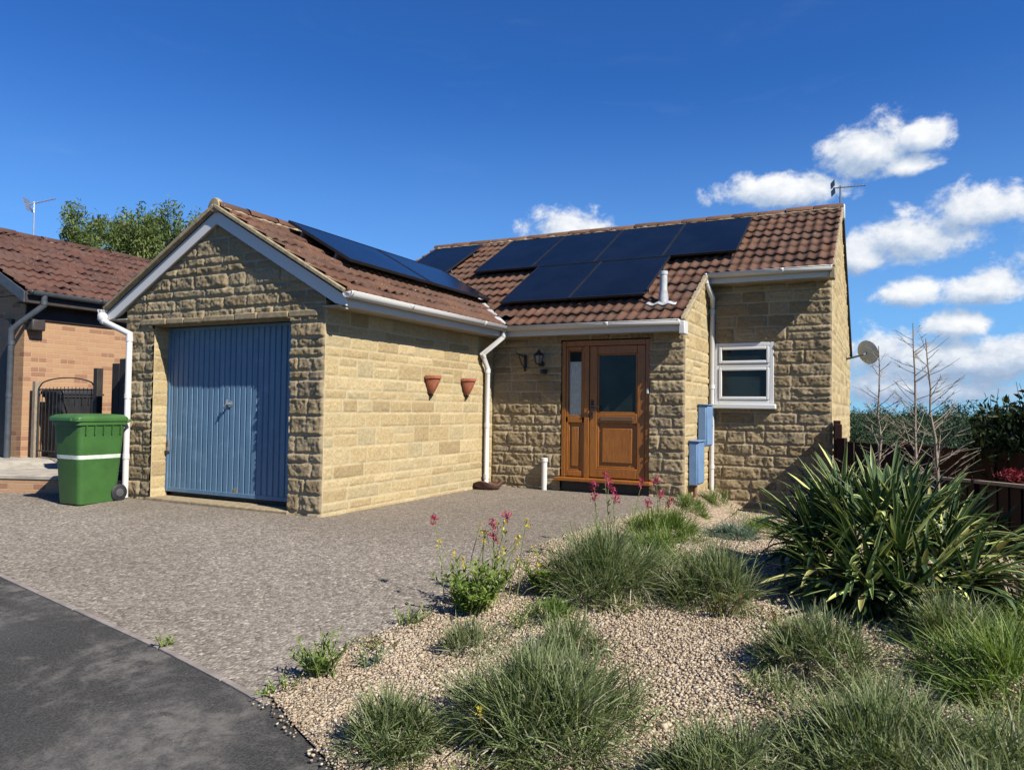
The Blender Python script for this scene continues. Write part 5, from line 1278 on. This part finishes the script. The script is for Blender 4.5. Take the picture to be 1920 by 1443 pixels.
# tree behind the neighbour's roof
def sky_tree(cx, cy_, ztop, label, seed):
    rng = np.random.default_rng(seed); g = float(H(cx, cy_)); t = thing('tree', (cx, cy_, g), label, 'tree')
    tr = MB(); tr.tube([(cx, cy_, g-.2), (cx+.1, cy_, g+3), (cx, cy_+.1, ztop-3), (cx+.2, cy_, ztop-.8)], [.32, .25, .15, .04], 10)
    for k in range(14):
        a = rng.uniform(0, 6.28); z = g+3.5+(ztop-g-4.5)*k/14; l_ = rng.uniform(1.4, 3.0); tr.tube([(cx, cy_, z), (cx+math.cos(a)*l_*.5, cy_+math.sin(a)*l_*.5, z+.5), (cx+math.cos(a)*l_, cy_+math.sin(a)*l_, z+.6)], [.09, .05, .015], 6)
    tr.build('trunk', BARK_D, t, smooth=True)
    cs_ = []
    for k in range(80):
        a = rng.uniform(0, 6.28); r = 2.65*math.sqrt(rng.uniform()); z = ztop-.6-rng.uniform(0, 3.2)-.06*r+.35*math.sin(a*2+1)*r/2.6; cs_.append((cx+r*math.cos(a), cy_+r*math.sin(a), z, rng.uniform(.32, .55), rng.uniform(.32, .55), rng.uniform(.55, 1.05), 1/80))
    cloud_tree(t, cs_, 34000, .17, TREE_L, rng, 'crown', .42, .95)
    return t
def ang(px): return math.atan((px-960)/FPX)-YAW
def sky_at(th, dist): return dist*math.sin(th), dist*math.cos(th)
x_, y_ = sky_at(-.938, 33.); sky_tree(x_, y_, 9.25, 'broad drooping green tree rising behind the brick bungalow roof', 701)

# ------------------------------------------------------------------ wood on the far hillside
rng = np.random.default_rng(800); n = 230
th = rng.uniform(-.30, .42, n); dist = rng.uniform(120, 235, n); th[-60:] = rng.uniform(-1.3, -.3, 60)
VV = []; FF = []; TT = []; k0 = 0
for i in range(n):
    x, y = dist[i]*math.sin(th[i]), dist[i]*math.cos(th[i]); g = float(H(x, y)); top = rng.uniform(8.5, 12.0)*(1+.12*math.sin(th[i]*23)); w = rng.uniform(2.6, 4.4)
    k = 1000; a = rng.normal(0, 1, (k, 3)); a /= np.linalg.norm(a, axis=1)[:, None]; r = np.power(rng.uniform(.2, 1, k), .4)[:, None]
    lump = 1+.28*np.sin(a[:, 0:1]*5+i)*np.cos(a[:, 2:3]*4+i*2)
    C_ = np.array([x, y, g+top*.56])+a*r*lump*np.array([w, w, top*.44])
    V, F, bi, ef, ss = blades(C_, rng.uniform(0, 6.28, k), rng.uniform(.2, 2.6, k), rng.uniform(.3, .65, k), rng.uniform(.3, .6, k), rng.uniform(0, .6, k), 1, rng.normal(0, .8, k))
    VV.append(V); FF.append(F+k0); k0 += len(V); TT.append(np.clip(rng.uniform(0, 1)+rng.normal(0, .15, k), 0, 1)[bi])
tag(npmesh('far_woodland', np.concatenate(VV), np.concatenate(FF), FOREST, None, {'tint': np.concatenate(TT)}), kind='stuff')
bpy.data.objects['far_woodland']['label'] = 'dark green wood along the far hillside beyond the fences'

# ------------------------------------------------------------------ pebbles
def pebbles(n, seed):
    rng = np.random.default_rng(seed)
    bedx = np.array([p[0] for p in BEDL]); bedy = np.array([p[1] for p in BEDL])
    X, Y = [], []
    # density falls with distance from the road end of the bed
    while sum(len(a) for a in X) < n:
        y = 1.9+ (10.8-1.9)*rng.uniform(0, 1, n)**2.2; x = rng.uniform(-2.62, 1.3, n)
        lo = np.interp(y, bedy, bedx); ep = np.array(EDGE[::-1]); ed = np.interp(-x, -ep[:, 0], ep[:, 1]) if False else np.interp(x, np.array([p[0] for p in EDGE]), np.array([p[1] for p in EDGE]))
        ok = (x > lo+rng.normal(-.01, .04, n)) & (y > ed+.03-np.abs(rng.normal(0, .045, n))*(rng.uniform(0, 1, n) < .35)) & (x < 1.15-.1*(y-5))
        X.append(x[ok]); Y.append(y[ok])
    x = np.concatenate(X)[:n]; y = np.concatenate(Y)[:n]
    s = rng.uniform(.0030, .0078, n)*(1+.6*(rng.uniform(0, 1, n) < .04))*(1+.5*(rng.uniform(0, 1, n) < .05))
    cube = np.array([(-1,-1,-1),(1,-1,-1),(1,1,-1),(-1,1,-1),(-1,-1,1),(1,-1,1),(1,1,1),(-1,1,1)], float)*.8
    cf = np.array([(0,3,2,1),(4,5,6,7),(0,1,5,4),(1,2,6,5),(2,3,7,6),(3,0,4,7)])
    V = cube[None]*s[:, None, None]*(1+rng.uniform(-.35, .35, (n, 8, 3)))
    V[..., 2] *= .68
    a = rng.uniform(0, 6.28, n); ca, sa = np.cos(a)[:, None], np.sin(a)[:, None]
    vx_, vy_ = V[..., 0].copy(), V[..., 1].copy(); V[..., 0] = vx_*ca-vy_*sa*.75+x[:, None]; V[..., 1] = vx_*sa+vy_*ca*.75+y[:, None]
    V[..., 2] += (H(x, y)+.012+s*rng.uniform(.1, .6, n))[:, None]
    F = cf[None]+(np.arange(n)*8)[:, None, None]
    tint = np.repeat(np.clip(rng.normal(.50, .25, n)+.25*(vnoise(x, y, 3, 9)-.5), 0, 1), 8)
    o = npmesh('gravel', V.reshape(-1, 3), F.reshape(-1, 4), PEBBLE, None, {'tint': tint}, smooth=True)
    tag(o, 'tan and cream pea gravel covering the garden bed', None, None, 'stuff')
pebbles(215000, 900)

# ------------------------------------------------------------------ dry litter on the gravel
rng = np.random.default_rng(950); n = 5200
px_ = rng.uniform(-2.5, .9, n); py_ = 1.9+6.5*rng.uniform(0, 1, n)**1.6
keep_ = (vnoise(px_, py_, 2.2, 31) > .42) & (px_ > np.interp(py_, [p[1] for p in BEDL], [p[0] for p in BEDL])-.03) & (py_ > np.interp(px_, [p[0] for p in EDGE], [p[1] for p in EDGE])-.02)
px_, py_ = px_[keep_], py_[keep_]; n = len(px_)
V, F, bi, ef, ss = blades(np.stack([px_, py_, H(px_, py_)+rng.uniform(.022, .034, n)], -1), rng.uniform(0, 6.28, n), rng.uniform(1.35, 1.75, n), rng.uniform(.02, .085, n), rng.uniform(.002, .006, n), rng.normal(0, .25, n), 2, rng.normal(0, .5, n))
V[:, 2] = np.maximum(V[:, 2], H(V[:, 0], V[:, 1])+.02)
tag(npmesh('dry_litter', V, F, STRAW, None, {'tint': np.clip(rng.normal(.3, .3, n), 0, 1)[bi]}), 'dry straw and leaf litter scattered over the gravel', None, None, 'stuff')
